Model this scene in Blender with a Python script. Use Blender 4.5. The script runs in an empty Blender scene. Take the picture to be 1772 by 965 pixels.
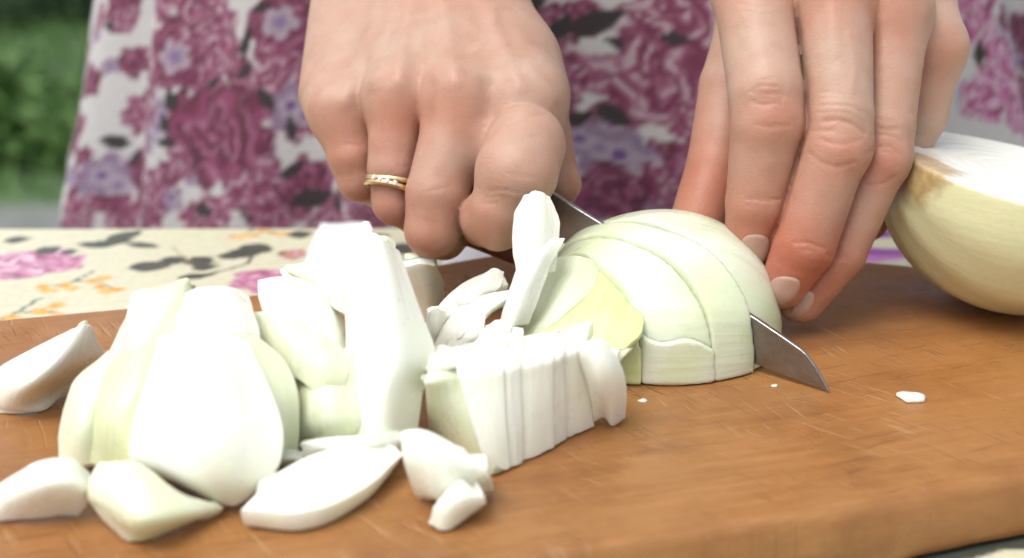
import bpy, bmesh, math, random
import numpy as np
from mathutils import Vector

random.seed(7); rng = np.random.default_rng(7)
MM = 0.001
SC = bpy.context.scene
COL = SC.collection

# ------------------------------------------------------------------ camera, sky, sun, exposure
FPX, CX, CY = 2434.0, 886.0, 482.5          # focal length and centre in photograph pixels
PITCH = math.radians(20)
CAM = np.array([0, 0, 160.0])               # millimetres above the board top
FW = np.array([0, math.cos(PITCH), -math.sin(PITCH)])
UP = np.array([0, math.sin(PITCH), math.cos(PITCH)])
RT = np.array([1.0, 0, 0])
cd = bpy.data.cameras.new('camera'); cam = bpy.data.objects.new('camera', cd); COL.objects.link(cam)
cd.sensor_width = 36; cd.lens = FPX / 1772 * 36
cd.clip_start = 0.01; cd.clip_end = 500
cam.location = CAM * MM
cam.rotation_euler = (math.radians(90) - PITCH, 0, 0)
cd.dof.use_dof = True; cd.dof.focus_distance = 0.398; cd.dof.aperture_fstop = 9
SC.camera = cam

SUN_EL, SUN_AZ = math.radians(64), math.radians(226)   # azimuth clockwise from +Y: behind-left of the camera
w = bpy.data.worlds.new('World'); SC.world = w; w.use_nodes = True
nt = w.node_tree; bg = nt.nodes['Background']
sky = nt.nodes.new('ShaderNodeTexSky'); sky.sky_type = 'NISHITA'; sky.sun_disc = False
sky.sun_elevation = SUN_EL; sky.sun_rotation = SUN_AZ; sky.air_density = 1.2; sky.dust_density = 3.5
hs_ = nt.nodes.new('ShaderNodeHueSaturation'); hs_.inputs['Saturation'].default_value = 0.4      # thin overcast: a paler sky
nt.links.new(sky.outputs[0], hs_.inputs['Color']); nt.links.new(hs_.outputs[0], bg.inputs[0]); bg.inputs[1].default_value = 0.15
sl = bpy.data.lights.new('sun', 'SUN'); sun = bpy.data.objects.new('sun', sl); COL.objects.link(sun)
sl.energy = 1.2; sl.angle = math.radians(34); sl.color = (1.0, 0.955, 0.89)
sdir = Vector((math.sin(SUN_AZ) * math.cos(SUN_EL), math.cos(SUN_AZ) * math.cos(SUN_EL), math.sin(SUN_EL)))
sun.rotation_euler = sdir.to_track_quat('Z', 'Y').to_euler()
sun.location = (-1, -1, 3)
vs = SC.view_settings
vs.view_transform = 'Standard'; vs.look = 'None'; vs.gamma = 1; vs.use_curve_mapping = False
vs.exposure = 0.68
SC.render.engine = 'CYCLES'
try:
    SC.cycles.use_denoising = True
    SC.cycles.denoiser = 'OPENIMAGEDENOISE'
except Exception:
    pass
SC.cycles.max_bounces = 6; SC.cycles.diffuse_bounces = 4; SC.cycles.glossy_bounces = 2; SC.cycles.transmission_bounces = 2
SC.cycles.use_adaptive_sampling = True; SC.cycles.adaptive_threshold = 0.03
SC.cycles.caustics_reflective = False; SC.cycles.caustics_refractive = False

# ------------------------------------------------------------------ projection helpers (millimetres)
def ray(x, y): return FW + (x - CX) / FPX * RT - (y - CY) / FPX * UP
def P(x, y, d): return CAM + ray(x, y) * d
def G(x, y, z=0.0):
    r = ray(x, y); return CAM + r * (z - CAM[2]) / r[2]
def pix(V):
    q = np.asarray(V) - CAM; d = q @ FW
    return CX + q @ RT / d * FPX, CY - q @ UP / d * FPX, d

# ------------------------------------------------------------------ object helpers
def tag(o, label=None, cat=None, group=None, kind=None):
    if label: o['label'] = label
    if cat: o['category'] = cat
    if group: o['group'] = group
    if kind: o['kind'] = kind
    return o
def mesh_obj(name, V, F, mat, parent=None, smooth=True, uv=None, color=None, origin=None):
    V = np.asarray(V, float)
    o0 = np.zeros(3) if origin is None else np.asarray(origin, float)
    me = bpy.data.meshes.new(name)
    me.from_pydata(((V - o0) * MM).tolist(), [], [list(map(int, f)) for f in F])
    if smooth: me.polygons.foreach_set('use_smooth', [True] * len(me.polygons))
    if uv is not None:
        l = me.uv_layers.new(name='UVMap')
        li = np.zeros(len(me.loops), int); me.loops.foreach_get('vertex_index', li)
        l.data.foreach_set('uv', np.asarray(uv, float)[li].ravel())
    if color is not None:
        a = me.color_attributes.new('tint', 'FLOAT_COLOR', 'POINT')
        c = np.ones((len(V), 4), np.float32); c[:, :3] = color
        a.data.foreach_set('color', c.ravel())
    me.materials.append(mat); me.update()
    o = bpy.data.objects.new(name, me); COL.objects.link(o)
    o.location = Vector(o0 * MM)
    if parent:
        o.parent = parent
        o.location = Vector(o0 * MM) - parent.location
    return o
def empty(name, loc):
    o = bpy.data.objects.new(name, None); COL.objects.link(o); o.location = Vector(np.asarray(loc, float) * MM)
    o.empty_display_size = 0.02
    return o
def fix_normals(o):
    bm = bmesh.new(); bm.from_mesh(o.data); bmesh.ops.recalc_face_normals(bm, faces=bm.faces); bm.to_mesh(o.data); bm.free()
def box(lo, hi):
    x0, y0, z0 = lo; x1, y1, z1 = hi
    V = [(x0,y0,z0),(x1,y0,z0),(x1,y1,z0),(x0,y1,z0),(x0,y0,z1),(x1,y0,z1),(x1,y1,z1),(x0,y1,z1)]
    return V, [(0,3,2,1),(4,5,6,7),(0,1,5,4),(1,2,6,5),(2,3,7,6),(3,0,4,7)]

# ------------------------------------------------------------------ material helpers
class N:
    def __init__(s, name):
        s.m = bpy.data.materials.new(name); s.m.use_nodes = True
        s.t = s.m.node_tree; s.b = s.t.nodes['Principled BSDF']
    def n(s, typ, **kw):
        x = s.t.nodes.new('ShaderNode' + typ)
        for k, v in kw.items():
            if k[0] == '_': setattr(x, k[1:], v)
            else:
                x.inputs[k.replace('__', ' ')].default_value = v
        return x
    def l(s, a, b): s.t.links.new(a, b); return b
    def ramp(s, fac, stops, interp='LINEAR'):
        r = s.t.nodes.new('ShaderNodeValToRGB'); e = r.color_ramp.elements; r.color_ramp.interpolation = interp
        while len(e) < len(stops): e.new(0.5)
        for q, (p, c) in zip(e, stops):
            q.position = p; q.color = (*c, 1) if len(c) == 3 else c
        s.l(fac, r.inputs[0]); return r.outputs[0]
    def mix(s, fac, a, b, mode='MIX'):
        x = s.t.nodes.new('ShaderNodeMix'); x.data_type = 'RGBA'; x.blend_type = mode
        for sock, v in ((x.inputs['Factor'], fac), (x.inputs['A'], a), (x.inputs['B'], b)):
            if sock.name in 'AB' and False: pass
        for key, v in ((0, fac), (6, a), (7, b)):
            if isinstance(v, (int, float)): x.inputs[key].default_value = v
            elif isinstance(v, tuple): x.inputs[key].default_value = (*v, 1)
            else: s.l(v, x.inputs[key])
        return x.outputs[2]
    def math(s, op, a, b=None):
        x = s.t.nodes.new('ShaderNodeMath'); x.operation = op
        for i, v in enumerate((a, b)):
            if v is None: continue
            if isinstance(v, (int, float)): x.inputs[i].default_value = v
            else: s.l(v, x.inputs[i])
        return x.outputs[0]
    def mapping(s, src, scale=(1,1,1), rot=(0,0,0)):
        if any(rot):                                            # turn first, then stretch along the turned axes
            y = s.t.nodes.new('ShaderNodeMapping'); y.inputs['Rotation'].default_value = rot; s.l(src, y.inputs[0]); src = y.outputs[0]
        x = s.t.nodes.new('ShaderNodeMapping'); x.inputs['Scale'].default_value = scale
        s.l(src, x.inputs[0]); return x.outputs[0]
    def noise(s, vec, scale, detail=3, rough=0.55):
        x = s.t.nodes.new('ShaderNodeTexNoise'); x.inputs['Scale'].default_value = scale
        x.inputs['Detail'].default_value = detail; x.inputs['Roughness'].default_value = rough
        if vec is not None: s.l(vec, x.inputs['Vector'])
        return x.outputs[0]
    def bump(s, h, strength, dist):
        x = s.t.nodes.new('ShaderNodeBump'); x.inputs['Strength'].default_value = strength; x.inputs['Distance'].default_value = dist
        s.l(h, x.inputs['Height']); return x
    def tc(s, k='Object'): return s.t.nodes.new('ShaderNodeTexCoord').outputs[k]
    def set(s, **kw):
        for k, v in kw.items():
            k = k.replace('__', ' ')
            if isinstance(v, tuple): v = (*v, 1) if len(v) == 3 and 'Color' in k else v
            if hasattr(v, 'is_output'): s.l(v, s.b.inputs[k])
            else: s.b.inputs[k].default_value = v
        return s

def plain(name, col, rough=0.6, metal=0.0, var=0.12, scale=60, **kw):
    m = N(name); nz = m.noise(m.tc(), scale, 4)
    c = m.ramp(nz, [(0.3, tuple(x * (1 - var) for x in col)), (0.7, tuple(min(1, x * (1 + var)) for x in col))])
    m.set(Base__Color=c, Roughness=rough, Metallic=metal, **kw); return m.m

def onion_mat(name, light, dark, green, uvmode=True):
    """white onion flesh: fine lengthwise veins, faint green-yellow clouding, wet gloss, light passing through"""
    m = N(name)
    if uvmode:
        uv = m.tc('UV'); sep = m.n('SeparateXYZ'); m.l(uv, sep.inputs[0]); a = sep.outputs[0]; b = sep.outputs[1]
    else:
        ob = m.tc('Object'); sep = m.n('SeparateXYZ'); m.l(ob, sep.inputs[0])
        ang = m.math('ARCTAN2', sep.outputs[2], sep.outputs[1])
        a = m.math('MULTIPLY', ang, 0.32); b = m.math('MULTIPLY', sep.outputs[0], 12)
    cmb = m.n('CombineXYZ'); m.l(a, cmb.inputs[0]); m.l(m.math('MULTIPLY', b, 0.05), cmb.inputs[1])
    vein = m.noise(cmb.outputs[0], 42, 2)
    vein2 = m.noise(cmb.outputs[0], 14, 3)
    ob2 = m.tc('Object'); cloud = m.noise(ob2, 45, 2)
    c = m.mix(m.ramp(vein2, [(0.3, (0, 0, 0)), (0.75, (1, 1, 1))]), dark, light)
    c = m.mix(m.ramp(cloud, [(0.42, (0, 0, 0)), (0.68, (1, 1, 1))]), c, green)
    c = m.mix(m.ramp(vein, [(0.58, (0, 0, 0)), (0.72, (0.85, 0.85, 0.85))]), c, dark)
    fine = m.noise(ob2, 900, 2)
    h = m.math('ADD', m.math('MULTIPLY', vein, 0.8), m.math('MULTIPLY', fine, 0.25))
    bp = m.bump(h, 0.6, 0.0005)
    m.set(Base__Color=c, Roughness=0.3, Normal=bp.outputs[0], Subsurface__Weight=0.5, Subsurface__Scale=0.0045, Specular__IOR__Level=0.4, Coat__Weight=0.35, Coat__Roughness=0.16)
    m.b.inputs['Subsurface Radius'].default_value = (1.0, 1.0, 1.0); m.l(bp.outputs[0], m.b.inputs['Coat Normal'])
    rr = m.ramp(m.noise(ob2, 120, 3), [(0.3, (0.22,) * 3), (0.7, (0.45,) * 3)])
    m.set(Roughness=rr)
    return m.m
M = {}
M['onion_white'] = onion_mat('onion_white', (0.87, 0.88, 0.805), (0.79, 0.82, 0.70), (0.79, 0.825, 0.67))
M['onion_cream'] = onion_mat('onion_cream', (0.79, 0.815, 0.67), (0.65, 0.705, 0.48), (0.69, 0.735, 0.48))
M['onion_green'] = onion_mat('onion_green', (0.72, 0.765, 0.54), (0.60, 0.67, 0.37), (0.62, 0.69, 0.36))
M['onion_heart'] = onion_mat('onion_heart', (0.68, 0.73, 0.44), (0.52, 0.61, 0.27), (0.55, 0.63, 0.26))
M['onion_outer'] = onion_mat('onion_outer', (0.74, 0.77, 0.65), (0.58, 0.65, 0.47), (0.60, 0.66, 0.42), False)
M['onion_core'] = onion_mat('onion_core', (0.62, 0.68, 0.38), (0.52, 0.60, 0.26), (0.48, 0.57, 0.20), False)

def skin_mat():
    m = N('skin')
    at = m.n('Attribute', _attribute_name='tint')
    ob = m.tc('Object')
    n1 = m.noise(ob, 140, 4); n2 = m.noise(ob, 40, 3)
    c = m.mix(m.ramp(n2, [(0.38, (0, 0, 0)), (0.66, (0.8, 0.8, 0.8))]), at.outputs['Color'], (0.97, 0.80, 0.76), 'MULTIPLY')
    c = m.mix(m.ramp(n1, [(0.45, (0, 0, 0)), (0.68, (0.75, 0.75, 0.75))]), c, (0.90, 0.83, 0.80), 'MULTIPLY')
    vor = m.n('TexVoronoi', Scale=900.0); m.l(ob, vor.inputs['Vector'])
    vor2 = m.n('TexVoronoi', Scale=420.0, _feature='DISTANCE_TO_EDGE'); m.l(m.mapping(ob, (1, 1, 1.8)), vor2.inputs['Vector'])
    h = m.math('ADD', m.math('MULTIPLY', vor.outputs['Distance'], 0.35), m.math('MULTIPLY', m.ramp(vor2.outputs[0], [(0, (0,) * 3), (0.12, (1,) * 3)]), 0.4))
    h = m.math('ADD', h, m.math('MULTIPLY', m.noise(ob, 260, 4), 1.4))
    bp = m.bump(h, 0.24, 0.0004)
    m.set(Base__Color=c, Roughness=0.48, Normal=bp.outputs[0], Subsurface__Weight=0.35, Subsurface__Scale=0.003, Specular__IOR__Level=0.4)
    m.b.inputs['Subsurface Radius'].default_value = (1.0, 0.4, 0.25)
    return m.m
M['skin'] = skin_mat()

def print_mat(name, rough, weave, sheen=0.0):
    m = N(name); at = m.n('Attribute', _attribute_name='tint'); ob = m.tc('Object')
    nz = m.noise(ob, 350, 3)
    c = m.mix(m.ramp(nz, [(0.3, (0, 0, 0)), (0.7, (1, 1, 1))]), m.mix(0.12, at.outputs['Color'], (0, 0, 0)), at.outputs['Color'])
    wv = m.n('TexWave', Scale=weave); m.l(ob, wv.inputs['Vector'])
    bp = m.bump(wv.outputs[1], 0.15, 0.0003)
    m.set(Base__Color=c, Roughness=rough, Normal=bp.outputs[0])
    if sheen: m.b.inputs['Sheen Weight'].default_value = sheen
    return m.m
M['dress'] = print_mat('dress_print', 0.85, 900, 0.2)
M['oilcloth'] = print_mat('oilcloth_print', 0.42, 500)

def wood_mat():
    m = N('board_wood'); ob = m.tc('Object')
    ang = math.radians(-17)
    g = m.mapping(ob, (14, 120, 40), (0, 0, ang))
    grain = m.noise(g, 3.0, 6, 0.7)
    g2 = m.mapping(ob, (5, 30, 10), (0, 0, ang)); band = m.noise(g2, 2.0, 4)
    stain = m.noise(ob, 26, 5, 0.65)
    c = m.ramp(grain, [(0.12, (0.18, 0.072, 0.021)), (0.5, (0.285, 0.128, 0.040)), (0.75, (0.35, 0.178, 0.063))])
    c = m.mix(m.ramp(band, [(0.35, (0, 0, 0)), (0.7, (0.7, 0.7, 0.7))]), c, (0.335, 0.160, 0.053))
    c = m.mix(m.ramp(stain, [(0.46, (0, 0, 0)), (0.66, (0.75, 0.75, 0.75))]), c, (0.66, 0.55, 0.48), 'MULTIPLY')
    c = m.mix(m.ramp(m.noise(m.mapping(ob, (1, 1, 1), (0.3, 0, 1)), 9, 3), [(0.45, (0, 0, 0)), (0.7, (0.5, 0.5, 0.5))]), c, (0.30, 0.115, 0.028))
    # knife scars: short thin pale and dark lines in several directions
    h = m.math('MULTIPLY', grain, 0.6)
    for k, (a, sc, th, sx) in enumerate(((0.98, 150, 0.64, 20), (-0.40, 190, 0.65, 26), (1.15, 230, 0.64, 26), (0.90, 260, 0.64, 30), (0.72, 300, 0.645, 34), (1.05, 420, 0.65, 30))):
        mp = m.mapping(ob, (sx, sc, 1), (0, 0, a)); nz = m.noise(mp, 2.2, 1, 0.4)
        ln = m.ramp(nz, [(th, (0,) * 3), (th + 0.04, (1,) * 3)])
        patch = m.ramp(m.noise(m.mapping(ob, (1, 1, 1), (0.4 * k, 0.2, k)), 24, 2), [(0.52, (0,) * 3), (0.66, (1,) * 3)])
        ln = m.math('MULTIPLY', ln, patch)
        c = m.mix(m.math('MULTIPLY', ln, 0.32), c, (0.48, 0.30, 0.15) if k % 2 == 0 else (0.13, 0.05, 0.02))
        h = m.math('SUBTRACT', h, m.math('MULTIPLY', ln, 1.0))
    bp = m.bump(h, 0.5, 0.0006)
    rr = m.ramp(m.noise(ob, 45, 5), [(0.35, (0.27,) * 3), (0.65, (0.55,) * 3)])
    m.set(Base__Color=c, Roughness=rr, Normal=bp.outputs[0], Specular__IOR__Level=0.4)
    return m.m
M['wood'] = wood_mat()

# ------------------------------------------------------------------ signed-distance modelling
def seg(p, a, b, ra, rb):
    ab = (b - a).astype(np.float32); L = float(ab @ ab) + 1e-9
    x = p[:, 0] - np.float32(a[0]); y = p[:, 1] - np.float32(a[1]); z = p[:, 2] - np.float32(a[2])
    t = np.clip((x*ab[0] + y*ab[1] + z*ab[2]) * np.float32(1/L), 0, 1)
    x -= t*ab[0]; y -= t*ab[1]; z -= t*ab[2]
    return np.sqrt(x*x + y*y + z*z) - (np.float32(ra) + np.float32(rb - ra) * t)
def ball(p, c, r): q = p - c; return np.sqrt((q * q).sum(1)) - r
def ell(p, c, r):
    q = (p - c) / np.asarray(r); k = np.sqrt((q * q).sum(1)) + 1e-9
    return (k - 1) * min(r)
def smin(a, b, k):
    h = np.clip(0.5 + 0.5 * (b - a) / k, 0, 1)
    return b + (a - b) * h - k * h * (1 - h)
def smax(a, b, k): return -smin(-a, -b, k)

def sdf_mesh(fn, lo, hi, h, B=6, project=2):
    lo = np.asarray(lo, float); hi = np.asarray(hi, float)
    nb = np.ceil((hi - lo) / (h * B)).astype(int); n = nb * B
    bc = [lo[i] + (np.arange(nb[i]) + 0.5) * B * h - 0.5 * h for i in range(3)]
    X = np.stack(np.meshgrid(*bc, indexing='ij'), -1).reshape(-1, 3)
    d0 = fn(X).reshape(nb)
    act = np.abs(d0) < B * h * 0.95 + 1.0
    D = np.where(d0 < 0, -9.0, 9.0)
    for ax in range(3): D = np.repeat(D, B, ax)
    A = act
    for ax in range(3): A = np.repeat(A, B, ax)
    idx = np.argwhere(A)
    D = D.astype(np.float32)
    for s0 in range(0, len(idx), 400000):
        ii = idx[s0:s0 + 400000]
        D[ii[:, 0], ii[:, 1], ii[:, 2]] = fn(lo + ii * h)
    S = D < 0
    cnt = np.zeros(tuple(n - 1), np.int8)
    offs = [(i, j, k) for i in (0, 1) for j in (0, 1) for k in (0, 1)]
    for (i, j, k) in offs: cnt += S[i:n[0]-1+i, j:n[1]-1+j, k:n[2]-1+k]
    mk = (cnt > 0) & (cnt < 8)
    cells = np.argwhere(mk); idm = -np.ones(mk.shape, np.int64); idm[mk] = np.arange(len(cells))
    vals = np.stack([D[cells[:, 0]+i, cells[:, 1]+j, cells[:, 2]+k] for (i, j, k) in offs], 1)
    acc = np.zeros((len(cells), 3)); ct = np.zeros(len(cells))
    for a in range(8):
        for b in range(a + 1, 8):
            if sum(abs(offs[a][q] - offs[b][q]) for q in range(3)) != 1: continue
            va, vb = vals[:, a], vals[:, b]; c = (va < 0) != (vb < 0)
            t = np.where(c, va / np.where(c, va - vb, 1), 0)
            pos = np.array(offs[a]) + t[:, None] * (np.array(offs[b]) - np.array(offs[a]))
            acc[c] += pos[c]; ct += c
    V = lo + (cells + acc / ct[:, None]) * h
    Fs = []
    for ax in range(3):
        o1, o2 = [(1, 2), (2, 0), (0, 1)][ax]
        sl0 = [slice(None)] * 3; sl1 = [slice(None)] * 3
        sl0[ax] = slice(0, n[ax]-1); sl1[ax] = slice(1, n[ax])
        ch = S[tuple(sl0)] != S[tuple(sl1)]
        e = np.argwhere(ch)
        ok = (e[:, o1] > 0) & (e[:, o1] < n[o1]-1) & (e[:, o2] > 0) & (e[:, o2] < n[o2]-1)
        e = e[ok]; ins = S[tuple(e.T)]
        q = []
        for (u, v) in ((-1, -1), (0, -1), (0, 0), (-1, 0)):
            c = e.copy(); c[:, o1] += u; c[:, o2] += v
            q.append(idm[tuple(c.T)])
        q = np.stack(q, 1); q[~ins] = q[~ins][:, ::-1]
        Fs.append(q)
    F = np.concatenate(Fs)
    F = F[(F >= 0).all(1)]
    for _ in range(project):
        e = 0.25 * h; g = np.stack([fn(V + np.eye(3)[i] * e) - fn(V - np.eye(3)[i] * e) for i in range(3)], 1) / (2 * e)
        d = fn(V); gl = (g * g).sum(1) + 1e-6
        V = V - np.clip(d / gl, -0.6 * h, 0.6 * h)[:, None] * g
    return V, F

# ------------------------------------------------------------------ the ground and garden
GZ = -768.0
lawn_m = N('lawn'); ob = lawn_m.tc()
lawn_m.set(Base__Color=lawn_m.ramp(lawn_m.noise(ob, 1.6, 5), [(0.3, (0.035, 0.070, 0.025)), (0.55, (0.06, 0.11, 0.04)), (0.75, (0.10, 0.16, 0.06))]), Roughness=0.9)
tag(mesh_obj('ground', [(-2e5, -2e5, GZ), (2e5, -2e5, GZ), (2e5, 2e5, GZ), (-2e5, 2e5, GZ)], [(0, 1, 2, 3)], lawn_m.m), kind='structure')
M['paving'] = plain('paving', (0.15, 0.16, 0.145), 0.85, var=0.25, scale=9)
def slab_path(name, pts, w_):
    pts = [np.array(p, float) for p in pts]; V = []; F = []
    for i, p in enumerate(pts):
        t = pts[min(i+1, len(pts)-1)] - pts[max(i-1, 0)]; t /= np.linalg.norm(t); nn = np.array([-t[1], t[0]])
        for s_ in (-1, 1): V.append((*(p + nn * s_ * w_ / 2), GZ + 4))
    for i in range(len(pts)-1): F.append((2*i, 2*i+2, 2*i+3, 2*i+1))
    return tag(mesh_obj(name, V, F, M['paving'], smooth=False), kind='structure')
slab_path('path', [(-4000, 2350), (-1500, 2500), (400, 2600), (3000, 2500)], 1000)
slab_path('path', [(-5000, 4300), (-2000, 4150), (0, 4250), (3000, 4500)], 420)

def leaf_cloud(n, c, r, size, seed):
    g = np.random.default_rng(seed); V = []; F = []
    d = g.normal(size=(n, 3)); d /= np.linalg.norm(d, axis=1)[:, None]
    rad = g.uniform(0.35, 1, n) ** 0.5 * (1 + 0.25 * np.sin(d[:, 0] * 5 + seed) * np.cos(d[:, 1] * 4))
    p = np.array(c) + d * rad[:, None] * np.array(r)
    for q in p:
        if q[2] < GZ: continue
        a = g.normal(size=3); a /= np.linalg.norm(a); b = np.cross(a, g.normal(size=3)); b /= np.linalg.norm(b)
        s_ = size * g.uniform(0.6, 1.4); i = len(V)
        V += [q - a*s_, q + b*s_*0.4, q + a*s_, q - b*s_*0.4]; F.append((i, i+1, i+2, i+3))
    return V, F
def leaf_mat(name, c0, c1):
    m = N(name); m.set(Base__Color=m.ramp(m.noise(m.tc(), 14, 3), [(0.3, c0), (0.7, c1)]), Roughness=0.6)
    m.b.inputs['Subsurface Weight'].default_value = 0.0
    return m.m
M['leaf_a'] = leaf_mat('leaf_dark', (0.030, 0.070, 0.025), (0.07, 0.13, 0.05))
M['leaf_b'] = leaf_mat('leaf_light', (0.07, 0.15, 0.035), (0.13, 0.24, 0.06))
M['bark'] = plain('bark', (0.10, 0.07, 0.05), 0.9, scale=40)
shrubs = [((-2150, 5400), (620, 420, 420), 'a', 'dark leafy shrub in the garden, farthest to the left behind the table'),
          ((-1350, 5700), (560, 420, 380), 'a', 'dark leafy shrub in the garden beside the dress, beyond the narrow path'),
          ((-1350, 3480), (330, 260, 130), 'b', 'low light green plant on the lawn at the left, nearest the dress'),
          ((-950, 3500), (330, 240, 110), 'b', 'low light green plant on the lawn behind the dress'),
          ((-1850, 3400), (380, 260, 120), 'b', 'low light green plant on the lawn at the left edge')]
for i, ((x, y), r, kd, lab) in enumerate(shrubs):
    t = empty('shrub', (x, y, GZ)); tag(t, lab, 'shrub', 'garden shrubs')
    V, F = leaf_cloud(2600, (x, y, GZ + r[2] * 0.8), r, 34 if kd == 'a' else 26, 11 + i)
    mesh_obj('crown', V, F, M['leaf_' + kd], t, smooth=False)
    V = []; F = []
    for k in range(6):
        a = k / 6 * 6.283; b0 = len(V)
        for (zz, rr, off) in ((0, 14, 0.02), (0.5, 9, 0.25), (1.0, 4, 0.55)):
            for j in range(5):
                V.append((x + math.cos(a)*off*r[0] + rr*math.cos(j*1.257), y + math.sin(a)*off*r[1] + rr*math.sin(j*1.257), GZ + zz*r[2]))
        for s_ in range(2):
            for j in range(5): F.append((b0+s_*5+j, b0+s_*5+(j+1) % 5, b0+s_*5+5+(j+1) % 5, b0+s_*5+5+j))
    mesh_obj('trunk', V, F, M['bark'], t)
g = np.random.default_rng(3); V = []; F = []
for _ in range(16000):
    x, y = g.uniform(-3200, 900), g.uniform(1500, 7000)
    if abs(y - 2500) < 560 or abs(y - 4230) < 230: continue
    a = g.uniform(0, 6.28); hh = g.uniform(30, 75); ww = g.uniform(4, 9); i = len(V); lx, ly = g.normal(0, 18, 2)
    V += [(x - ww*math.cos(a), y - ww*math.sin(a), GZ), (x + ww*math.cos(a), y + ww*math.sin(a), GZ), (x + lx, y + ly, GZ + hh)]; F.append((i, i+1, i+2))
tag(mesh_obj('grass', V, F, M['leaf_b'], smooth=False), 'short green grass of the lawn beside the garden path', 'grass', kind='stuff')

# ------------------------------------------------------------------ flower prints, painted per vertex
def sm(x, a, b): t = np.clip((x - a) / (b - a), 0, 1); return t * t * (3 - 2 * t)
class Fbm:
    def __init__(s, seed): g = np.random.default_rng(seed); s.a = g.uniform(-1, 1, (24, 2)); s.ph = g.uniform(0, 6.28, 24); s.am = g.uniform(0.4, 1, 24)
    def __call__(s, x, y, f):
        o = 0
        for i in range(24):
            o = o + s.am[i] * np.sin((x * s.a[i, 0] + y * s.a[i, 1]) * f * (1 + i % 4) + s.ph[i]) / (1 + i % 4)
        return o / 6.0
def local(fn, reach):
    def w_(col, x, y, cx, cy, r, *a, **k):
        sel = np.nonzero((np.abs(x - cx) < r*reach) & (np.abs(y - cy) < r*reach))[0]
        if len(sel): col[sel] = fn(col[sel], x[sel], y[sel], cx, cy, r, *a, **k)
        return col
    return w_
def paint(col, m, c): return col * (1 - m[:, None]) + np.asarray(c) * m[:, None]
def rose(col, x, y, cx, cy, r, cols, fb, asp=1.0):
    dx, dy = (x - cx) / r, (y - cy) / (r * asp)
    dx = dx + 0.16 * fb(x + cx, y, 5 / r); dy = dy + 0.16 * fb(x, y + cy + 77, 5 / r)
    rr = np.hypot(dx, dy); th = np.arctan2(dy, dx)
    edge = 1 + 0.13 * np.sin(5 * th + cx) + 0.07 * np.sin(9 * th + cy)
    m = 1 - sm(rr / edge, 0.9, 1.02)
    c = np.tile(np.asarray(cols[0]), (len(x), 1))
    sp = np.sin(rr * 15 + 2.6 * np.sin(th * 2.5 + rr * 5 + cx) + th)
    c = paint(c, sm(sp, 0.1, 0.75) * sm(rr, 0.12, 0.3), cols[1])
    c = paint(c, sm(np.sin(rr * 15 + 3.1 * np.sin(th * 3 + rr * 4 + cy) + th + 2.2), 0.55, 0.95), cols[2])
    c = paint(c, sm(-sp, 0.5, 0.95) * 0.8, cols[3])
    return col * (1 - m[:, None]) + c * m[:, None]
def daisy(col, x, y, cx, cy, r, petal, center, mid, rot=0):
    dx, dy = x - cx, y - cy; rr = np.hypot(dx, dy) / r; th = np.arctan2(dy, dx) + rot
    e = 0.62 + 0.38 * np.abs(np.sin(2.5 * th)) ** 0.7
    col = paint(col, 1 - sm(rr / e, 0.88, 1.02), petal)
    col = paint(col, (1 - sm(rr / (e * 0.62), 0.6, 1.0)) * 0.9, mid)
    return paint(col, 1 - sm(rr, 0.16, 0.24), center)
def leaf(col, x, y, cx, cy, L, W, a, c, vein=None):
    dx, dy = x - cx, y - cy; u = (dx * math.cos(a) + dy * math.sin(a)) / L; v = (-dx * math.sin(a) + dy * math.cos(a)) / W
    hw = np.clip(1 - u * u, 0, 1) * (1 - 0.25 * u)
    m = (1 - sm(np.abs(v) - hw, -0.12, 0.06)) * (np.abs(u) < 1)
    col = paint(col, m, c)
    if vein is not None: col = paint(col, m * (1 - sm(np.abs(v), 0.05, 0.14)), vein)
    return col
rose = local(rose, 1.6); daisy = local(daisy, 1.3); leaf = local(leaf, 1.8)
def stroke(col, x, y, pts, wd, c):
    m = np.zeros(len(x))
    for (x0, y0), (x1, y1) in zip(pts[:-1], pts[1:]):
        ab = np.array([x1 - x0, y1 - y0]); L = ab @ ab + 1e-9; t = np.clip(((x - x0) * ab[0] + (y - y0) * ab[1]) / L, 0, 1)
        d = np.hypot(x - x0 - t * ab[0], y - y0 - t * ab[1]); m = np.maximum(m, 1 - sm(d, wd * 0.6, wd))
    return paint(col, m, c)

# ------------------------------------------------------------------ table and oilcloth
TZ = -18.5
M['table_wood'] = plain('table_wood', (0.22, 0.13, 0.07), 0.6, scale=30)
tb = empty('garden_table', (0, 250, GZ)); tag(tb, 'garden table under the cream floral oilcloth', 'table')
V, F = box((-640, -130, TZ - 26), (640, 545, TZ - 1.5)); mesh_obj('tabletop', V, F, M['table_wood'], tb, smooth=False)
for x in (-560, 560):
    for y in (-60, 470):
        V, F = box((x - 25, y - 25, GZ), (x + 25, y + 25, TZ - 26.5)); mesh_obj('leg', V, F, M['table_wood'], tb, smooth=False)
xs = np.unique(np.concatenate([np.linspace(-650, -260, 40), np.arange(-260, 300, 1.5), np.linspace(300, 650, 36)]))
ys = np.unique(np.concatenate([np.linspace(-140, 230, 30), np.arange(230, 552.5, 1.5)]))
nx, ny = len(xs), len(ys)
XX, YY = np.meshgrid(xs, ys, indexing='ij')
x, y = XX.ravel(), YY.ravel()
col = np.tile(np.array([0.60, 0.59, 0.43]), (len(x), 1))
fbA = Fbm(5)
LEAF = (0.060, 0.066, 0.052); LEAF2 = (0.11, 0.12, 0.085); PINK = (0.50, 0.19, 0.31); DPINK = (0.20, 0.045, 0.11); LPINK = (0.62, 0.36, 0.46); OCH = (0.70, 0.36, 0.06)
def gT(px, py): q = G(px, py, TZ); return q[0], q[1]
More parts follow.
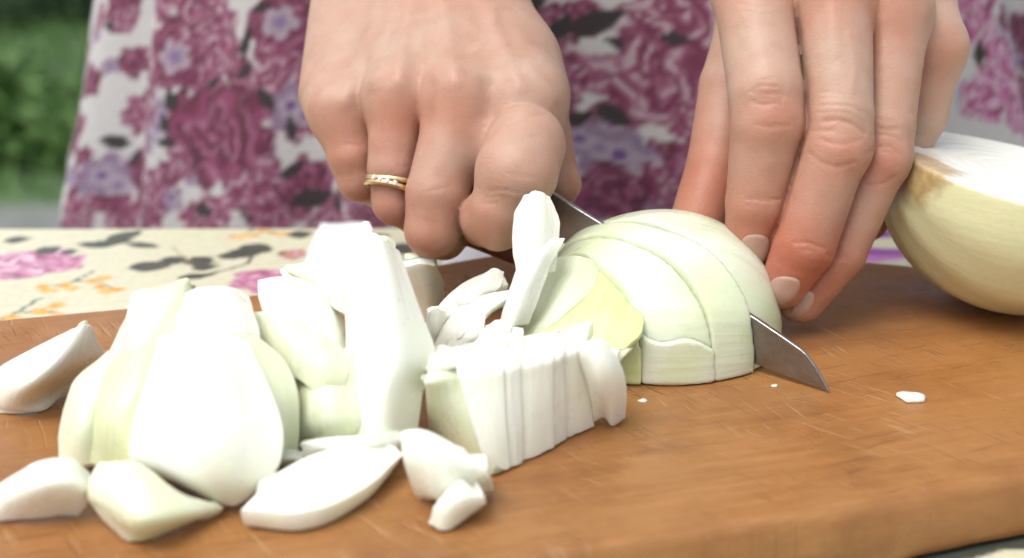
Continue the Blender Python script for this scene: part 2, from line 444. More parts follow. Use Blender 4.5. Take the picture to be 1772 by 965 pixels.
def spray(col, px, py, s=1.0, ang=0.0):
    cx, cy = gT(px, py)
    def r_(a, b): return cx + s * (a * math.cos(ang) - b * math.sin(ang)), cy + s * (a * math.sin(ang) + b * math.cos(ang))
    col = stroke(col, x, y, [r_(6, 14), r_(1, 3), r_(-4, -2)], 0.8 * s, LEAF2)
    col = stroke(col, x, y, [r_(1, 3), r_(12, 0), r_(19, -6)], 0.8 * s, LEAF2)
    for (a, b) in ((-9, -4), (-5, -8), (-1, -2), (3, -6), (8, 2), (13, -4), (17, -9), (21, -7), (12, 6)):
        X0, Y0 = r_(a, b); col = daisy(col, x, y, X0, Y0, 3.4 * s, OCH, (0.30, 0.14, 0.03), (0.75, 0.47, 0.12), a)
    return col
cx, cy = gT(45, 457); col = rose(col, x, y, cx, cy, 17, [PINK, LPINK, (0.80, 0.62, 0.70), DPINK], fbA, 1.0)
cx, cy = gT(108, 455); col = rose(col, x, y, cx, cy, 9, [PINK, LPINK, PINK, DPINK], fbA, 1.2)
for (px, py, L, W, a) in ((30, 414, 9, 5, 0.4), (85, 432, 9, 6, 1.0), (120, 436, 6, 4, -0.6), (190, 420, 17, 5, 0.35), (215, 408, 16, 6, 0.9), (165, 424, 14, 4, -0.25),
                          (245, 424, 13, 4, 2.8), (260, 461, 14, 7, 0.1), (300, 450, 10, 6, 0.9), (345, 452, 10, 7, -1.0), (355, 462, 9, 5, 0.2), (425, 437, 14, 7, 0.3), (445, 430, 13, 7, -0.5),
                          (405, 442, 12, 5, 0.1), (520, 405, 9, 6, 0.5), (505, 440, 9, 7, 0.9), (340, 478, 12, 4, 0.3), (700, 430, 12, 8, 0.2), (655, 410, 9, 5, 0.6), (590, 425, 10, 6, -0.4)):
    cx, cy = gT(px, py); col = leaf(col, x, y, cx, cy, L*0.62, W*0.85, a, LEAF, LEAF2)
col = stroke(col, x, y, [gT(*q) for q in ((330, 480), (400, 465), (430, 455), (440, 440))], 0.9, LEAF)
col = stroke(col, x, y, [gT(*q) for q in ((240, 460), (300, 452), (380, 455))], 0.9, LEAF)
col = stroke(col, x, y, [gT(*q) for q in ((300, 428), (312, 442), (330, 455))], 0.7, (0.25, 0.18, 0.08))
cx, cy = gT(455, 486); col = rose(col, x, y, cx, cy, 13, [PINK, LPINK, PINK, DPINK], fbA)
cx, cy = gT(510, 440); col = rose(col, x, y, cx, cy, 6, [(0.6, 0.25, 0.2), LPINK, OCH, LEAF], fbA)
col = spray(col, 120, 490, 0.95, 0.0); col = spray(col, 25, 545, 1.1, 0.2); col = spray(col, 430, 403, 0.7, 0.3)
# right of the left hand, and the near corner
for (px, py, L, W, a, c) in ((1525, 405, 26, 5, 0.05, (0.22, 0.06, 0.30)), (1535, 437, 30, 5, -0.1, (0.30, 0.09, 0.36)), (1505, 447, 22, 4, 0.1, (0.50, 0.20, 0.48)),
                             (1640, 955, 22, 5, 0.25, LEAF), (1560, 957, 18, 5, 0.3, LEAF), (1770, 938, 12, 4, -0.1, LEAF)):
    cx, cy = gT(px, py); col = leaf(col, x, y, cx, cy, L, W, a, c)
cx, cy = gT(1655, 430); col = rose(col, x, y, cx, cy, 20, [PINK, LPINK, PINK, DPINK], fbA)
for k in range(46):      # the print goes on outside the picture
    X0, Y0 = rng.uniform(-640, 640), rng.uniform(-130, 540)
    if -260 < X0 < 260 and Y0 > 225: continue
    if k % 2: col = rose(col, x, y, X0, Y0, rng.uniform(12, 22), [PINK, LPINK, LPINK, DPINK], fbA)
    for q in range(4): col = leaf(col, x, y, X0 + rng.normal(0, 28), Y0 + rng.normal(0, 22), rng.uniform(9, 17), rng.uniform(4, 7), rng.uniform(0, 6), LEAF, LEAF2)
zz = TZ + 0.35 * fbA(x, y, 0.03)
V = np.stack([x, y, zz], 1).tolist(); C_ = col.tolist()
F = [(i*ny + j, (i+1)*ny + j, (i+1)*ny + j+1, i*ny + j+1) for i in range(nx-1) for j in range(ny-1)]
def skirt(idx, dx, dy):      # cloth hanging over the table edge
    prev = idx
    for k in range(1, 9):
        cur = []
        for q in idx:
            X0, Y0 = V[q][0], V[q][1]; drop = [0, 2, 6, 20, 50, 90, 130, 170, 210][k]; out = [0, 3, 5, 6, 8, 10, 12, 13, 14][k]
            wv = 6 * math.sin((X0 + Y0) * 0.035) * drop / 210
            cur.append(len(V)); V.append([X0 + dx*(out + wv), Y0 + dy*(out + wv), TZ - drop]); C_.append(C_[q])
        for a in range(len(idx) - 1): F.append((prev[a], prev[a+1], cur[a+1], cur[a]))
        prev = cur
skirt([i*ny + ny - 1 for i in range(nx)], 0, 1); skirt([i*ny for i in range(nx)][::-1], 0, -1)
cloth = mesh_obj('tablecloth', V, F, M['oilcloth'], color=np.array(C_))
fix_normals(cloth)
tag(cloth, 'cream oilcloth printed with pink roses, dark leaves and ochre sprigs under the board', 'tablecloth')

# white paper scraps lying on the cloth behind the board
M['paper'] = plain('paper', (0.74, 0.73, 0.76), 0.8, var=0.03)
def paper(corners, lab, wob):
    c = [np.array(gT(*q)) for q in corners]; n_ = 14; V = []; F = []
    for i in range(n_ + 1):
        for j in range(n_ + 1):
            u, v = i / n_, j / n_
            p = (c[0]*(1-u)*(1-v) + c[1]*u*(1-v) + c[2]*u*v + c[3]*(1-u)*v)
            V.append((p[0], p[1], TZ + 1.2 + wob * (0.5 + 0.5*math.sin(u*5 + v*3)) * (u*(1-u) + v*(1-v))))
    for i in range(n_):
        for j in range(n_): a = i*(n_+1) + j; F.append((a, a+n_+1, a+n_+2, a+1))
    o = mesh_obj('paper_scrap', V, F, M['paper']); fix_normals(o)
    md = o.modifiers.new('thickness', 'SOLIDIFY'); md.thickness = 0.0004; md.offset = 1
    tag(o, lab, 'paper', 'paper scraps on the oilcloth'); return o
paper([(525, 470), (655, 470), (640, 392), (556, 392)], 'white paper scrap on the oilcloth behind the tallest onion wedge', 5)
paper([(760, 470), (900, 470), (900, 418), (800, 415)], 'white paper scrap on the oilcloth under the hand with the ring', 3)

# ------------------------------------------------------------------ cutting board
def catmull(pts, n):
    pts = np.array(pts, float); k = len(pts); out = []
    for i in range(k):
        p0, p1, p2, p3 = pts[i-1], pts[i], pts[(i+1) % k], pts[(i+2) % k]
        for t in np.arange(n) / n:
            out.append(0.5*((2*p1) + (-p0+p2)*t + (2*p0-5*p1+4*p2-p3)*t*t + (-p0+3*p1-3*p2+p3)*t**3))
    return np.array(out)
outl = [(-330, 140), (-322, 155), (-200, 196), (-90, 232.5), (25.5, 270.5), (78, 285.5), (123, 301.5), (200, 327), (232, 342), (240, 366), (225, 402), (180, 436), (130, 456.5), (70, 471), (10, 471.5), (-40, 448), (-83, 426.5), (-158, 404.5), (-240, 380), (-350, 350), (-362, 335), (-345, 240)]
ol = catmull(outl, 10)
tng = np.roll(ol, -1, 0) - np.roll(ol, 1, 0); tng /= np.linalg.norm(tng, axis=1)[:, None]; nrm = np.stack([tng[:, 1], -tng[:, 0]], 1)
if ((ol - ol.mean(0)) * nrm).sum() < 0: nrm = -nrm
prof = [(-3.2, 0), (-1.6, -0.35), (-0.5, -1.4), (0, -3.2), (0.2, -9), (0, -14.5), (-0.6, -16.8), (-2.4, -18)]
V = []; F = []; nO = len(ol); wob = rng.normal(0, 0.12, (nO, len(prof)))
for q, (off, z) in enumerate(prof):
    for i in range(nO): V.append((*(ol[i] + nrm[i] * (off + (wob[i, q] if 0 < q else 0))), z))
for q in range(len(prof)-1):
    for i in range(nO): j = (i+1) % nO; F.append((q*nO + i, (q+1)*nO + i, (q+1)*nO + j, q*nO + j))
F.append(tuple(range(nO))); F.append(tuple(range((len(prof)-1)*nO, len(prof)*nO)))
board = mesh_obj('cutting_board', V, F, M['wood']); fix_normals(board)
board.data.polygons[len(F)-2].use_smooth = False
tag(board, 'worn orange-brown wooden cutting board with rounded edge and knife scars', 'cutting board')

# ------------------------------------------------------------------ knife
KT = G(1434, 677, 0.6)                       # point of the blade, on the board
KH = P(930, 488, 436)                        # heel of the edge
u3 = KH - KT; LB = np.linalg.norm(u3); u3 = u3 / LB
n3 = np.cross(u3, [0, 0, 1.0]); n3 /= np.linalg.norm(n3)          # across the blade, towards camera-left or away
v3 = np.cross(n3, u3); v3 = v3 if v3[2] > 0 else -v3
if n3[1] > 0: n3 = -n3
def steel():
    m = N('steel'); ob = m.tc()
    br = m.noise(m.mapping(ob, (30, 30, 900), (0, 0.15, 0)), 2, 3)
    sp = m.noise(ob, 500, 3)
    c = m.ramp(sp, [(0.3, (0.27, 0.27, 0.275)), (0.7, (0.33, 0.33, 0.335))])
    rr = m.ramp(br, [(0.3, (0.30,) * 3), (0.7, (0.46,) * 3)])
    m.set(Base__Color=c, Metallic=1.0, Roughness=rr, Normal=m.bump(br, 0.12, 0.0002).outputs[0]); return m.m
M['steel'] = steel()
M['handle'] = plain('knife_handle_wood', (0.115, 0.035, 0.022), 0.45, scale=120)
knife = empty('knife', KT); tag(knife, 'steel kitchen knife with dark red-brown handle slicing through the onion', 'knife')
# stations along the blade: distance from the point, edge height, spine height
st = [(0, 0, 0.5), (2.2, 0, 3.0), (5, 0, 6.0), (8.2, 0, 8.6), (10, 0, 9.4), (14, 0, 10.7), (24.5, 0, 13.7), (60, 0, 22.0), (LB, 0, 31.0)]
V = []; F = []; half = 0.85
for (a, e0, s0) in st:
    b = KT + u3*a; tk = half * min(1, 0.45 + a/30)
    V += [b + v3*e0, b + v3*(e0 + 0.35*(s0-e0)) + n3*tk*0.75, b + v3*(s0-0.2) + n3*tk, b + v3*s0 + n3*tk*0.7, b + v3*s0 - n3*tk*0.7, b + v3*(s0-0.2) - n3*tk, b + v3*(e0 + 0.35*(s0-e0)) - n3*tk*0.75]
m_ = 7
for i in range(len(st)-1):
    for j in range(m_): F.append((i*m_ + j, i*m_ + (j+1) % m_, (i+1)*m_ + (j+1) % m_, (i+1)*m_ + j))
F += [tuple(range(m_)), tuple(range((len(st)-1)*m_, len(st)*m_))]
blade = mesh_obj('blade', V, F, M['steel'], knife, smooth=False, origin=KT); fix_normals(blade)
V = []; F = []; hs = [(-3, 9, 3.2), (2, 10.5, 5), (10, 10.5, 6), (25, 10, 7), (40, 10.5, 7.2), (52, 10, 7), (58, 7, 5)]
for (a, hh, ww) in hs:
    c = KT + u3*(LB + a) + v3*(14.5)
    for j in range(16):
        t = j/16*2*math.pi; ct, st_ = math.cos(t), math.sin(t)
        V.append(c + n3*ww*math.copysign(abs(ct)**0.7, ct) + v3*hh*math.copysign(abs(st_)**0.7, st_))
for i in range(len(hs)-1):
    for j in range(16): F.append((i*16 + j, i*16 + (j+1) % 16, (i+1)*16 + (j+1) % 16, (i+1)*16 + j))
F += [tuple(range(16)), tuple(range((len(hs)-1)*16, len(hs)*16))]
fix_normals(mesh_obj('handle', V, F, M['handle'], knife, origin=KT))
for a in (16, 44):
    V = []; F = []
    for s_ in (-1, 1):
        for j in range(12): t = j/12*6.2832; V.append(KT + u3*(LB + a + 2.6*math.cos(t)) + v3*(14.5 + 2.6*math.sin(t)) + n3*s_*7.8)
    for j in range(12): F.append((j, (j+1) % 12, 12 + (j+1) % 12, 12 + j))
    F += [tuple(range(12)), tuple(range(12, 24))]
    fix_normals(mesh_obj('rivet', V, F, M['steel'], knife, smooth=False, origin=KT))

# ------------------------------------------------------------------ the onion under the knife
OC = np.array([44.0, 390.0, 0.0]); nn = -np.array([n3[0], n3[1], 0]); nn /= np.linalg.norm(nn)     # nn points away from the camera
if nn[1] < 0: nn = -nn
uu = np.array([u3[0], u3[1], 0]); uu /= np.linalg.norm(uu)
kn_s = float((KT - OC) @ nn)
fbO = Fbm(21)
def plane_n(k): v = nn - k*uu; return v / np.linalg.norm(v)
P1 = (plane_n(0.37), -25.2); P2 = (plane_n(0.12), -16.3); P3 = (nn, kn_s)
def onion_piece(R, lo=None, hi=None, ex=2.7, zc=None, shift=(0, 0, 0), rz=None, gk=0.35, gap=0.35):
    sh = np.array(shift, float); rz = rz or R
    def fn(p):
        q = p - OC - sh
        th = np.arctan2(q[:, 2], q[:, 1])
        kq = ((np.hypot(q[:, 0], q[:, 1])/R)**ex + (np.abs(q[:, 2])/rz)**ex + 1e-9)**(1/ex); d = (kq - 1)*R*0.9 + 0.12*np.sin(th*11 + 0.12*q[:, 0]) * np.clip(q[:, 2]/10, 0, 1) + 0.8*fbO(q[:, 0]+q[:, 2] + 31*R, q[:, 1], 0.07)
        rad = np.sqrt((q*q).sum(1)); ring = np.abs((rad - R + 60) % 5.6 - 2.8); near = np.zeros(len(q))
        d = smax(d, -q[:, 2] + 0.4, gk)
        wv = 0.35*fbO(q[:, 2] + q[:, 0], q[:, 1], 0.09)
        q0 = q + sh
        if zc is not None: e = zc[0]*(q0[:, 2] - zc[1] + 0.22*q0[:, 0] - 1.2*np.sin(q0[:, 0]*0.35) + 3*wv) - 0.15; d = smax(d, e, gk)
        if lo is not None: e = lo[1] + gap - q0 @ lo[0] + wv; d = smax(d, e, gk); near = np.maximum(near, np.clip(1 - np.abs(e)/1.6, 0, 1))
        if hi is not None: e = q0 @ hi[0] - hi[1] + gap + wv; d = smax(d, e, gk); near = np.maximum(near, np.clip(1 - np.abs(e)/1.6, 0, 1))
        return d + 0.45*np.exp(-(ring/0.45)**2) * near * (rad < R - 2)
    return sdf_mesh(fn, OC + sh - [R+3, R+3, 2], OC + sh + [R+3, R+3, R+3], 0.75)
def add_onion(args, mat, lab):
    V, F = onion_piece(**args)
    o = mesh_obj('onion_slice', V, F, mat, origin=OC); tag(o, lab, 'onion', 'slices of the onion half under the knife'); return o
add_onion(dict(lo=P3, R=36.2, rz=37.6, gap=0.9, ex=2.15), M['onion_outer'], 'uncut end of the onion half behind the blade, held by the fingertips')
add_onion(dict(lo=P2, hi=(P3[0], P3[1] - 0.6), R=36.6, rz=36.9, ex=2.6, shift=(0.8, 0.3, 0), gap=0.1), M['onion_outer'], 'thick smooth onion slice right in front of the blade')
add_onion(dict(lo=P1, hi=P2, R=36.2, rz=35.8, ex=2.4, shift=(-0.6, -0.6, 0), gap=0.1, zc=(-1, 13)), M['onion_outer'], 'upper part of the pale onion slice between the thick smooth slice and the green core')
add_onion(dict(lo=(P1[0], P1[1] - 1.0), hi=P2, R=36.3, rz=42, ex=2.8, shift=(-0.6, -0.9, 0), gap=0.1, zc=(1, 13)), M['onion_outer'], 'flat-footed lower part of the pale onion slice, standing on the board nearest the camera')
add_onion(dict(hi=(P1[0], P1[1] - 0.8), R=34.5, rz=27, shift=(-4.5, -3.0, 0)), M['onion_core'], 'yellow-green inner core of the onion left of the smooth slices')

# ------------------------------------------------------------------ resting half onion on the right
HC = np.array([157.0, 414.0, 45.0])
def half_fn(p):
    q = p - HC
    # slightly tilted: the cut face leans a little towards the right
    a = 0.20; q = np.stack([q[:, 0]*math.cos(a) - q[:, 2]*math.sin(a), q[:, 1], q[:, 0]*math.sin(a) + q[:, 2]*math.cos(a)], 1)
    ax = np.clip(np.abs(q[:, 0]) / 41, 0, 1)
    prof_ = np.sqrt(np.clip(1 - ax**2.5, 0.0, 1)); 
    d = ell(q, 0, np.array([45.0, 43.5, 44.0]))
    d = smax(d, -(q[:, 0]*0.97 - q[:, 1]*0.16 - q[:, 2]*0.15) - 37.0, 5.0)
    th = np.arctan2(q[:, 2], q[:, 1]); d = d + 0.16*np.sin(th*14 + 1.3*np.sin(th*3))
    top = q[:, 2] + 0.5 - 0.5*fbO(q[:, 0], q[:, 1], 0.05)
    d = smax(d, top, 1.2)
    rad = np.sqrt(q[:, 1]**2 + (q[:, 0]*0.94)**2); ring = np.abs(rad % 5.4 - 2.7)
    return d + 0.5*np.exp(-(ring/0.5)**2) * np.clip(1 + q[:, 2]/2.0, 0, 1) * (rad < 40)
V, F = sdf_mesh(half_fn, HC - [50, 48, 46], HC + [50, 48, 16], 0.9)
V[:, 2] -= V[:, 2].min() - 0.2
def half_mat():
    m = N('onion_half'); ob = m.tc(); sep = m.n('SeparateXYZ'); m.l(ob, sep.inputs[0])
    ang = m.math('ARCTAN2', sep.outputs[2], sep.outputs[1])
    cmb = m.n('CombineXYZ'); m.l(m.math('MULTIPLY', ang, 0.5), cmb.inputs[0]); m.l(m.math('MULTIPLY', sep.outputs[0], 1.5), cmb.inputs[1])
    v = m.noise(cmb.outputs[0], 40, 3)
    side = m.ramp(v, [(0.2, (0.62, 0.61, 0.37)), (0.6, (0.655, 0.645, 0.40)), (0.9, (0.68, 0.67, 0.43))])
    topf = m.ramp(m.math('MULTIPLY', sep.outputs[2], 1000.0), [(0.0, (0, 0, 0)), (1.0, (1, 1, 1))])
    k = m.math('ADD', m.math('MULTIPLY', m.math('ADD', sep.outputs[2], m.math('MULTIPLY', sep.outputs[0], 0.2027)), 400.0), 1.5)
    k = m.ramp(k, [(0.35, (0, 0, 0)), (0.9, (1, 1, 1))])
    c = m.mix(k, side, (0.75, 0.75, 0.675))
    # dry brown root scar on the left pole
    dx = m.math('ADD', sep.outputs[0], 0.0365); dz = m.math('ADD', sep.outputs[2], -0.004); dy = m.math('ADD', sep.outputs[1], 0.015)
    r2 = m.math('SQRT', m.math('ADD', m.math('ADD', m.math('MULTIPLY', dx, dx), m.math('MULTIPLY', dz, dz)), m.math('MULTIPLY', m.math('MULTIPLY', dy, dy), 0.45)))
    r2 = m.math('ADD', r2, m.math('MULTIPLY', m.math('SUBTRACT', m.noise(ob, 160, 4), 0.5), 0.012))
    spot = m.ramp(m.math('MULTIPLY', r2, 60.0), [(0.40, (1, 1, 1)), (0.72, (0, 0, 0))])
    c = m.mix(m.math('MULTIPLY', spot, 0.8), c, m.ramp(m.noise(ob, 300, 4), [(0.3, (0.25, 0.14, 0.04)), (0.7, (0.44, 0.29, 0.11))]))
    m.set(Base__Color=c, Roughness=0.33, Subsurface__Weight=0.4, Subsurface__Scale=0.004, Normal=m.bump(m.math('ADD', v, m.noise(ob, 400, 2)), 0.3, 0.0004).outputs[0])
    m.b.inputs['Subsurface Radius'].default_value = (1.0, 0.9, 0.5)
    return m.m
tag(mesh_obj('onion_half', V, F, half_mat(), origin=HC), 'peeled yellow-white onion half with brown root scar, cut face up beside the hand', 'onion')

# ------------------------------------------------------------------ cut onion pieces
def crv(p, n):
    """clamped Catmull-Rom through the control rows"""
    p = np.asarray(p, float); k = len(p)
    e = np.concatenate([[2*p[0] - p[1]], p, [2*p[-1] - p[-2]]]); out = []
    for q in np.linspace(0, k - 1 - 1e-6, n):
        i = int(q); t = q - i; a, b, c, d = e[i], e[i+1], e[i+2], e[i+3]
        out.append(0.5*((2*b) + (c-a)*t + (2*a-5*b+4*c-d)*t*t + (3*b-a-3*c+d)*t**3))
    return np.array(out)
def pt(q):
    if len(q) == 4: return G(q[0], q[1], q[3])
    return P(*q)
def petal(lab, rows, thick, mat, nu=22, nv=26, jag=0.32, seed=0, name='onion_piece', group='cut onion pieces on the board', bulge=0.0, rnd=0.03, layers=True):
    g = np.random.default_rng(seed + 100)
    ctl = np.array([[pt(q) for q in r] for r in rows])              # rows x cols x 3
    A = np.stack([crv(ctl[i], nu) for i in range(len(rows))])        # rows x nu
    S = np.stack([crv(A[:, j], nv) for j in range(nu)], 1)           # nv x nu x 3
    ga, gb = np.meshgrid(np.linspace(-1, 1, nu), np.linspace(-1, 1, nv))
    fa = (ga*np.sqrt(1 - rnd*gb*gb/2)*0.5 + 0.5)*(nu - 1); fb_ = (gb*np.sqrt(1 - rnd*ga*ga/2)*0.5 + 0.5)*(nv - 1)
    fa = (fa - fa.min())/(fa.max() - fa.min())*(nu - 1.001); fb_ = (fb_ - fb_.min())/(fb_.max() - fb_.min())*(nv - 1.001)
    ia, ib = fa.astype(int), fb_.astype(int); ta, tb_ = (fa - ia)[..., None], (fb_ - ib)[..., None]
    S = (S[ib, ia]*(1-ta) + S[ib, ia+1]*ta)*(1-tb_) + (S[ib+1, ia]*(1-ta) + S[ib+1, ia+1]*ta)*tb_
    du = np.gradient(S, axis=1); dv = np.gradient(S, axis=0); nr = np.cross(du, dv); nr /= np.linalg.norm(nr, axis=2)[..., None] + 1e-9
    for _ in range(6):                                          # even out the directions the leaf is thickened in
        q = np.pad(nr, ((1, 1), (1, 1), (0, 0)), mode='edge')
        nr = (q[:-2, 1:-1] + q[2:, 1:-1] + q[1:-1, :-2] + q[1:-1, 2:] + 2*q[1:-1, 1:-1]); nr /= np.linalg.norm(nr, axis=2)[..., None] + 1e-9
    tocam = CAM - S.mean((0, 1))
    if (nr.mean((0, 1)) @ tocam) < 0: nr = -nr
    U, W = np.meshgrid(np.linspace(0, 1, nu), np.linspace(0, 1, nv))
    if bulge: S = S + nr * (bulge * (4*U*(1-U)) * (4*W*(1-W)))[..., None]
    # uneven surface and edges
    f1 = Fbm(seed + 300)
    S = S + nr * (0.32 * f1(U*20, W*14, 0.5))[..., None]
    ed = np.minimum(np.minimum(U, 1-U), np.minimum(W, 1-W))
    f2 = Fbm(seed + 500); f3 = Fbm(seed + 700)
    wobv = np.stack([f2(U*30, W*30, 0.45), f3(U*30 + 9, W*30, 0.45), f2(U*30, W*30 + 40, 0.45)], -1)
    S = S + wobv * (jag * 1.3) * np.exp(-ed/0.05)[..., None]
    two = thick >= 3.4 and layers
    t0_ = thick*0.5 if two else thick
    o = shell(name, S, nr, t0_, mat, U, W, None); tag(o, lab, 'onion', group)
    if two:                                                     # the next layer of the bulb clinging behind, slipped a little
        ud = du.mean((0, 1)); ud /= np.linalg.norm(ud); vd = dv.mean((0, 1)); vd /= np.linalg.norm(vd)
        an = g.uniform(0, 6.28); cen = S.mean((0, 1))
        S1 = cen + (S - cen)*1.012 - nr*(thick*0.54) + ud*1.5*math.cos(an) + vd*1.5*math.sin(an)
        S1 = S1 - nr*(0.5*np.abs(Fbm(seed + 900)(U*14, W*14, 0.5)))[..., None]
        shell('inner_layer', S1, nr, thick*0.46, M['onion_cream'] if mat is M['onion_white'] else mat, U, W, o)
    return o
def shell(name, S, nr, thick, mat, U, W, parent):
    nv, nu = U.shape
    n_ = nu*nv; V = [S.reshape(-1, 3), (S - nr*thick).reshape(-1, 3)]; uv0 = np.stack([U.ravel(), W.ravel()], 1); UVs = [uv0, uv0]; F = []
    idg = np.arange(n_).reshape(nv, nu)
    for i in range(nv-1):
        for j in range(nu-1):
            a, b, c, d = idg[i, j], idg[i, j+1], idg[i+1, j+1], idg[i+1, j]
            F.append((a, b, c, d)); F.append((n_ + a, n_ + d, n_ + c, n_ + b))
    loop = np.array(list(idg[0, :]) + list(idg[1:, -1]) + list(idg[-1, -2::-1]) + list(idg[-2:0:-1, 0]))
    Sf = S.reshape(-1, 3)[loop]; Nf = nr.reshape(-1, 3)[loop]; cen = S.mean((0, 1)); out = Sf - cen; out -= Nf*(out*Nf).sum(1)[:, None]; out /= np.linalg.norm(out, axis=1)[:, None] + 1e-9
    m2 = len(loop); b0 = 2*n_                                # the cut rim: its own vertices, so its edges stay crisp
    for (fr_, po) in ((0.0, 0.0), (0.12, 0.22), (0.5, 0.30), (0.88, 0.22), (1.0, 0.0)):
        V.append(Sf - Nf*thick*fr_ + out*po); UVs.append(uv0[loop]*[0.6, 0.6] + 0.2)
    for q in range(4):
        for i in range(m2): j = (i+1) % m2; F.append((b0 + q*m2 + i, b0 + (q+1)*m2 + i, b0 + (q+1)*m2 + j, b0 + q*m2 + j))
    V = np.concatenate(V)
    zmin = V[:, 2].min()
    if zmin < 0.15: V[:, 2] = np.maximum(V[:, 2], 0.15 + 0.02*np.abs(V[:, 2]))
    # keep only used vertices
    used = np.unique(np.array([k for f in F for k in f])); mp = -np.ones(len(V), int); mp[used] = np.arange(len(used))
    F = [tuple(mp[k] for k in f) for f in F]
    V2 = V[used]; org = V2.mean(0); org[2] = V2[:, 2].min()
    o = mesh_obj(name, V2, F, mat, parent, uv=np.concatenate(UVs)[used], origin=org); fix_normals(o)
    return o
g_ = 'g'
Wm, Cm, Gm = M['onion_white'], M['onion_cream'], M['onion_green']
# --- tall wedge
petal('tallest onion wedge standing in the pile, its broad white face to the camera', [
    [(628,398,362),(655,408,356),(690,432,362)],
    [(600,520,352),(665,505,343),(724,530,353)],
    [(596,610,348),(672,618,336),(754,612,350)],
    [(590,690,346),(660,690,335),(732,680,346)],
    [(588,768,346),(655,772,338),(724,750,346)]], 7, Wm, seed=1)
petal('cream inner leaf of the tallest wedge, curving back to a ragged tip', [
    [(600,396,372),(618,388,371),(638,384,370),(652,410,368)],
    [(545,448,370),(585,432,366),(630,425,362),(665,440,360)],
    [(492,462,372),(560,475,362),(620,480,354),(650,500,352)],
    [(520,490,370),(575,530,358),(602,545,352),(625,560,350)]], 4, Cm, seed=2, jag=0.5)
petal('white onion piece behind the left shoulder of the tallest wedge, its top edge jagged', [
    [(486,464,378),(520,455,376),(560,440,378)],
    [(492,500,376),(530,500,372),(575,500,374)],
    [(500,560,372),(540,560,368),(590,560,370)]], 5, Wm, seed=33, jag=0.5)
petal('square-cornered pale onion leaf leaning left of the tallest wedge', [
    [(445,483,368),(505,478,364),(560,505,362),(592,550,360)],
    [(450,525,364),(515,520,357),(570,545,354),(598,585,354)],
    [(468,570,362),(530,575,353),(575,600,350),(600,640,350)]], 4.5, Wm, seed=3)
petal('yellowish onion leaf with a bright top edge, between the big wedge and the tall wedge', [
    [(428,542,358),(480,540,352),(550,568,347),(602,610,345)],
    [(438,590,354),(500,588,343),(560,618,338),(600,655,340)],
    [(450,660,352),(505,650,343),(550,685,338),(598,715,340)]], 3.5, Cm, seed=4, rnd=0.05)
petal('upright yellow-green onion leaf standing below the tall wedge', [
    [(560,600,350),(590,606,345),(630,600,347)],
    [(508,668,348),(560,660,338),(640,680,343)],
    [(496,730,347),(560,733,337),(645,735,341)],
    [(500,776,0,1),(585,779,0,1),(650,774,0,1)]], 3.5, Cm, seed=5, rnd=0.03)
petal('narrow white onion leaf wedged behind the upright yellow-green one', [
    [(440,580,362),(470,575,360),(510,590,358)],
    [(450,660,358),(485,660,354),(525,660,352)],
    [(470,770,0,2),(500,775,0,2),(530,772,0,2)]], 3.5, Wm, seed=35)
petal('broken white onion leaf at the foot of the tall wedge, above the curved strip', [
    [(520,770,0,9),(570,762,0,11),(640,760,0,11),(690,742,0,10)],
    [(525,790,0,6),(580,782,0,8),(645,778,0,8),(700,765,0,7)],
    [(530,806,0,1),(590,800,0,1),(650,795,0,1),(705,790,0,1)]], 3, Wm, seed=36)
petal('short white onion piece lying behind the tall wedge, near the ringed hand', [
    [(692,462,0,20),(725,457,0,21),(752,458,0,20)],
    [(700,500,0,12),(738,490,0,14),(768,490,0,10)],
    [(735,555,0,1),(752,548,0,1.5),(768,530,0,1)]], 6, Wm, seed=6)
petal('ragged curled shred on the very tip of the tallest wedge', [
    [(600,398,369),(612,390,368),(622,393,367.5),(634,381,367)],
    [(606,408,368),(617,402,367),(627,402,366.5),(641,396,366)],
    [(612,422,367),(622,418,366),(632,416,365.5),(646,412,365)]], 1.5, Wm, seed=34, jag=0.6, nu=14, nv=12)
# --- big cluster on the left
petal('large overexposed white onion leaf at the front of the left heap', [
    [(276,584,334),(350,567,331),(432,592,335)],
    [(256,650,327),(350,640,319),(466,672,328)],
    [(229,738,321),(348,735,311),(489,745,321)],
    [(232,800,320),(350,826,312),(481,808,318)],
    [(322,845,321),(395,875,0,2),(446,848,320)]], 5, Wm, seed=7, bulge=0.3, rnd=0.0)
petal('broad pale green onion leaf behind the overexposed one, its right edge upright', [
    [(270,582,346),(350,560,341),(436,572,344)],
    [(272,640,342),(390,604,332),(492,622,340)],
    [(300,710,339),(410,690,327),(519,692,337)],
    [(330,790,338),(420,785,328),(516,784,0,3)]], 5.5, Cm, seed=8, rnd=0.1)
petal('rounded white onion leaf on top of the left heap', [
    [(285,530,356),(335,500,352),(395,495,352),(432,512,354)],
    [(272,560,350),(345,535,344),(400,528,343),(442,548,347)],
    [(268,600,348),(345,588,341),(412,585,340),(452,600,344)]], 5, Wm, seed=9, rnd=0.03)
petal('slim pointed onion leaf rising to the upper left of the heap', [
    [(318,482,360),(325,481,359),(331,494,359)],
    [(248,507,358),(290,508,350),(332,530,352)],
    [(210,562,352),(250,568,343),(302,572,345)],
    [(180,630,347),(230,640,336),(285,640,339)]], 4, Cm, seed=10)
petal('yellow-tinged onion leaf on the left flank of the heap, cut edge showing', [
    [(258,578,344),(272,576,342),(284,584,341)],
    [(190,630,341),(232,640,332),(290,650,333)],
    [(155,710,337),(195,720,327),(262,730,327)],
    [(145,802,0,3),(190,808,0,5),(250,825,0,8)]], 4.5, Gm, seed=11)
petal('outermost pale onion leaf at the left end of the heap', [
    [(186,606,350),(205,606,349),(235,618,347)],
    [(128,660,346),(165,660,338),(215,660,341)],
    [(104,730,343),(140,730,334),(185,730,336)],
    [(100,800,0,2),(135,804,0,3),(175,806,0,3)]], 4, Cm, seed=12)
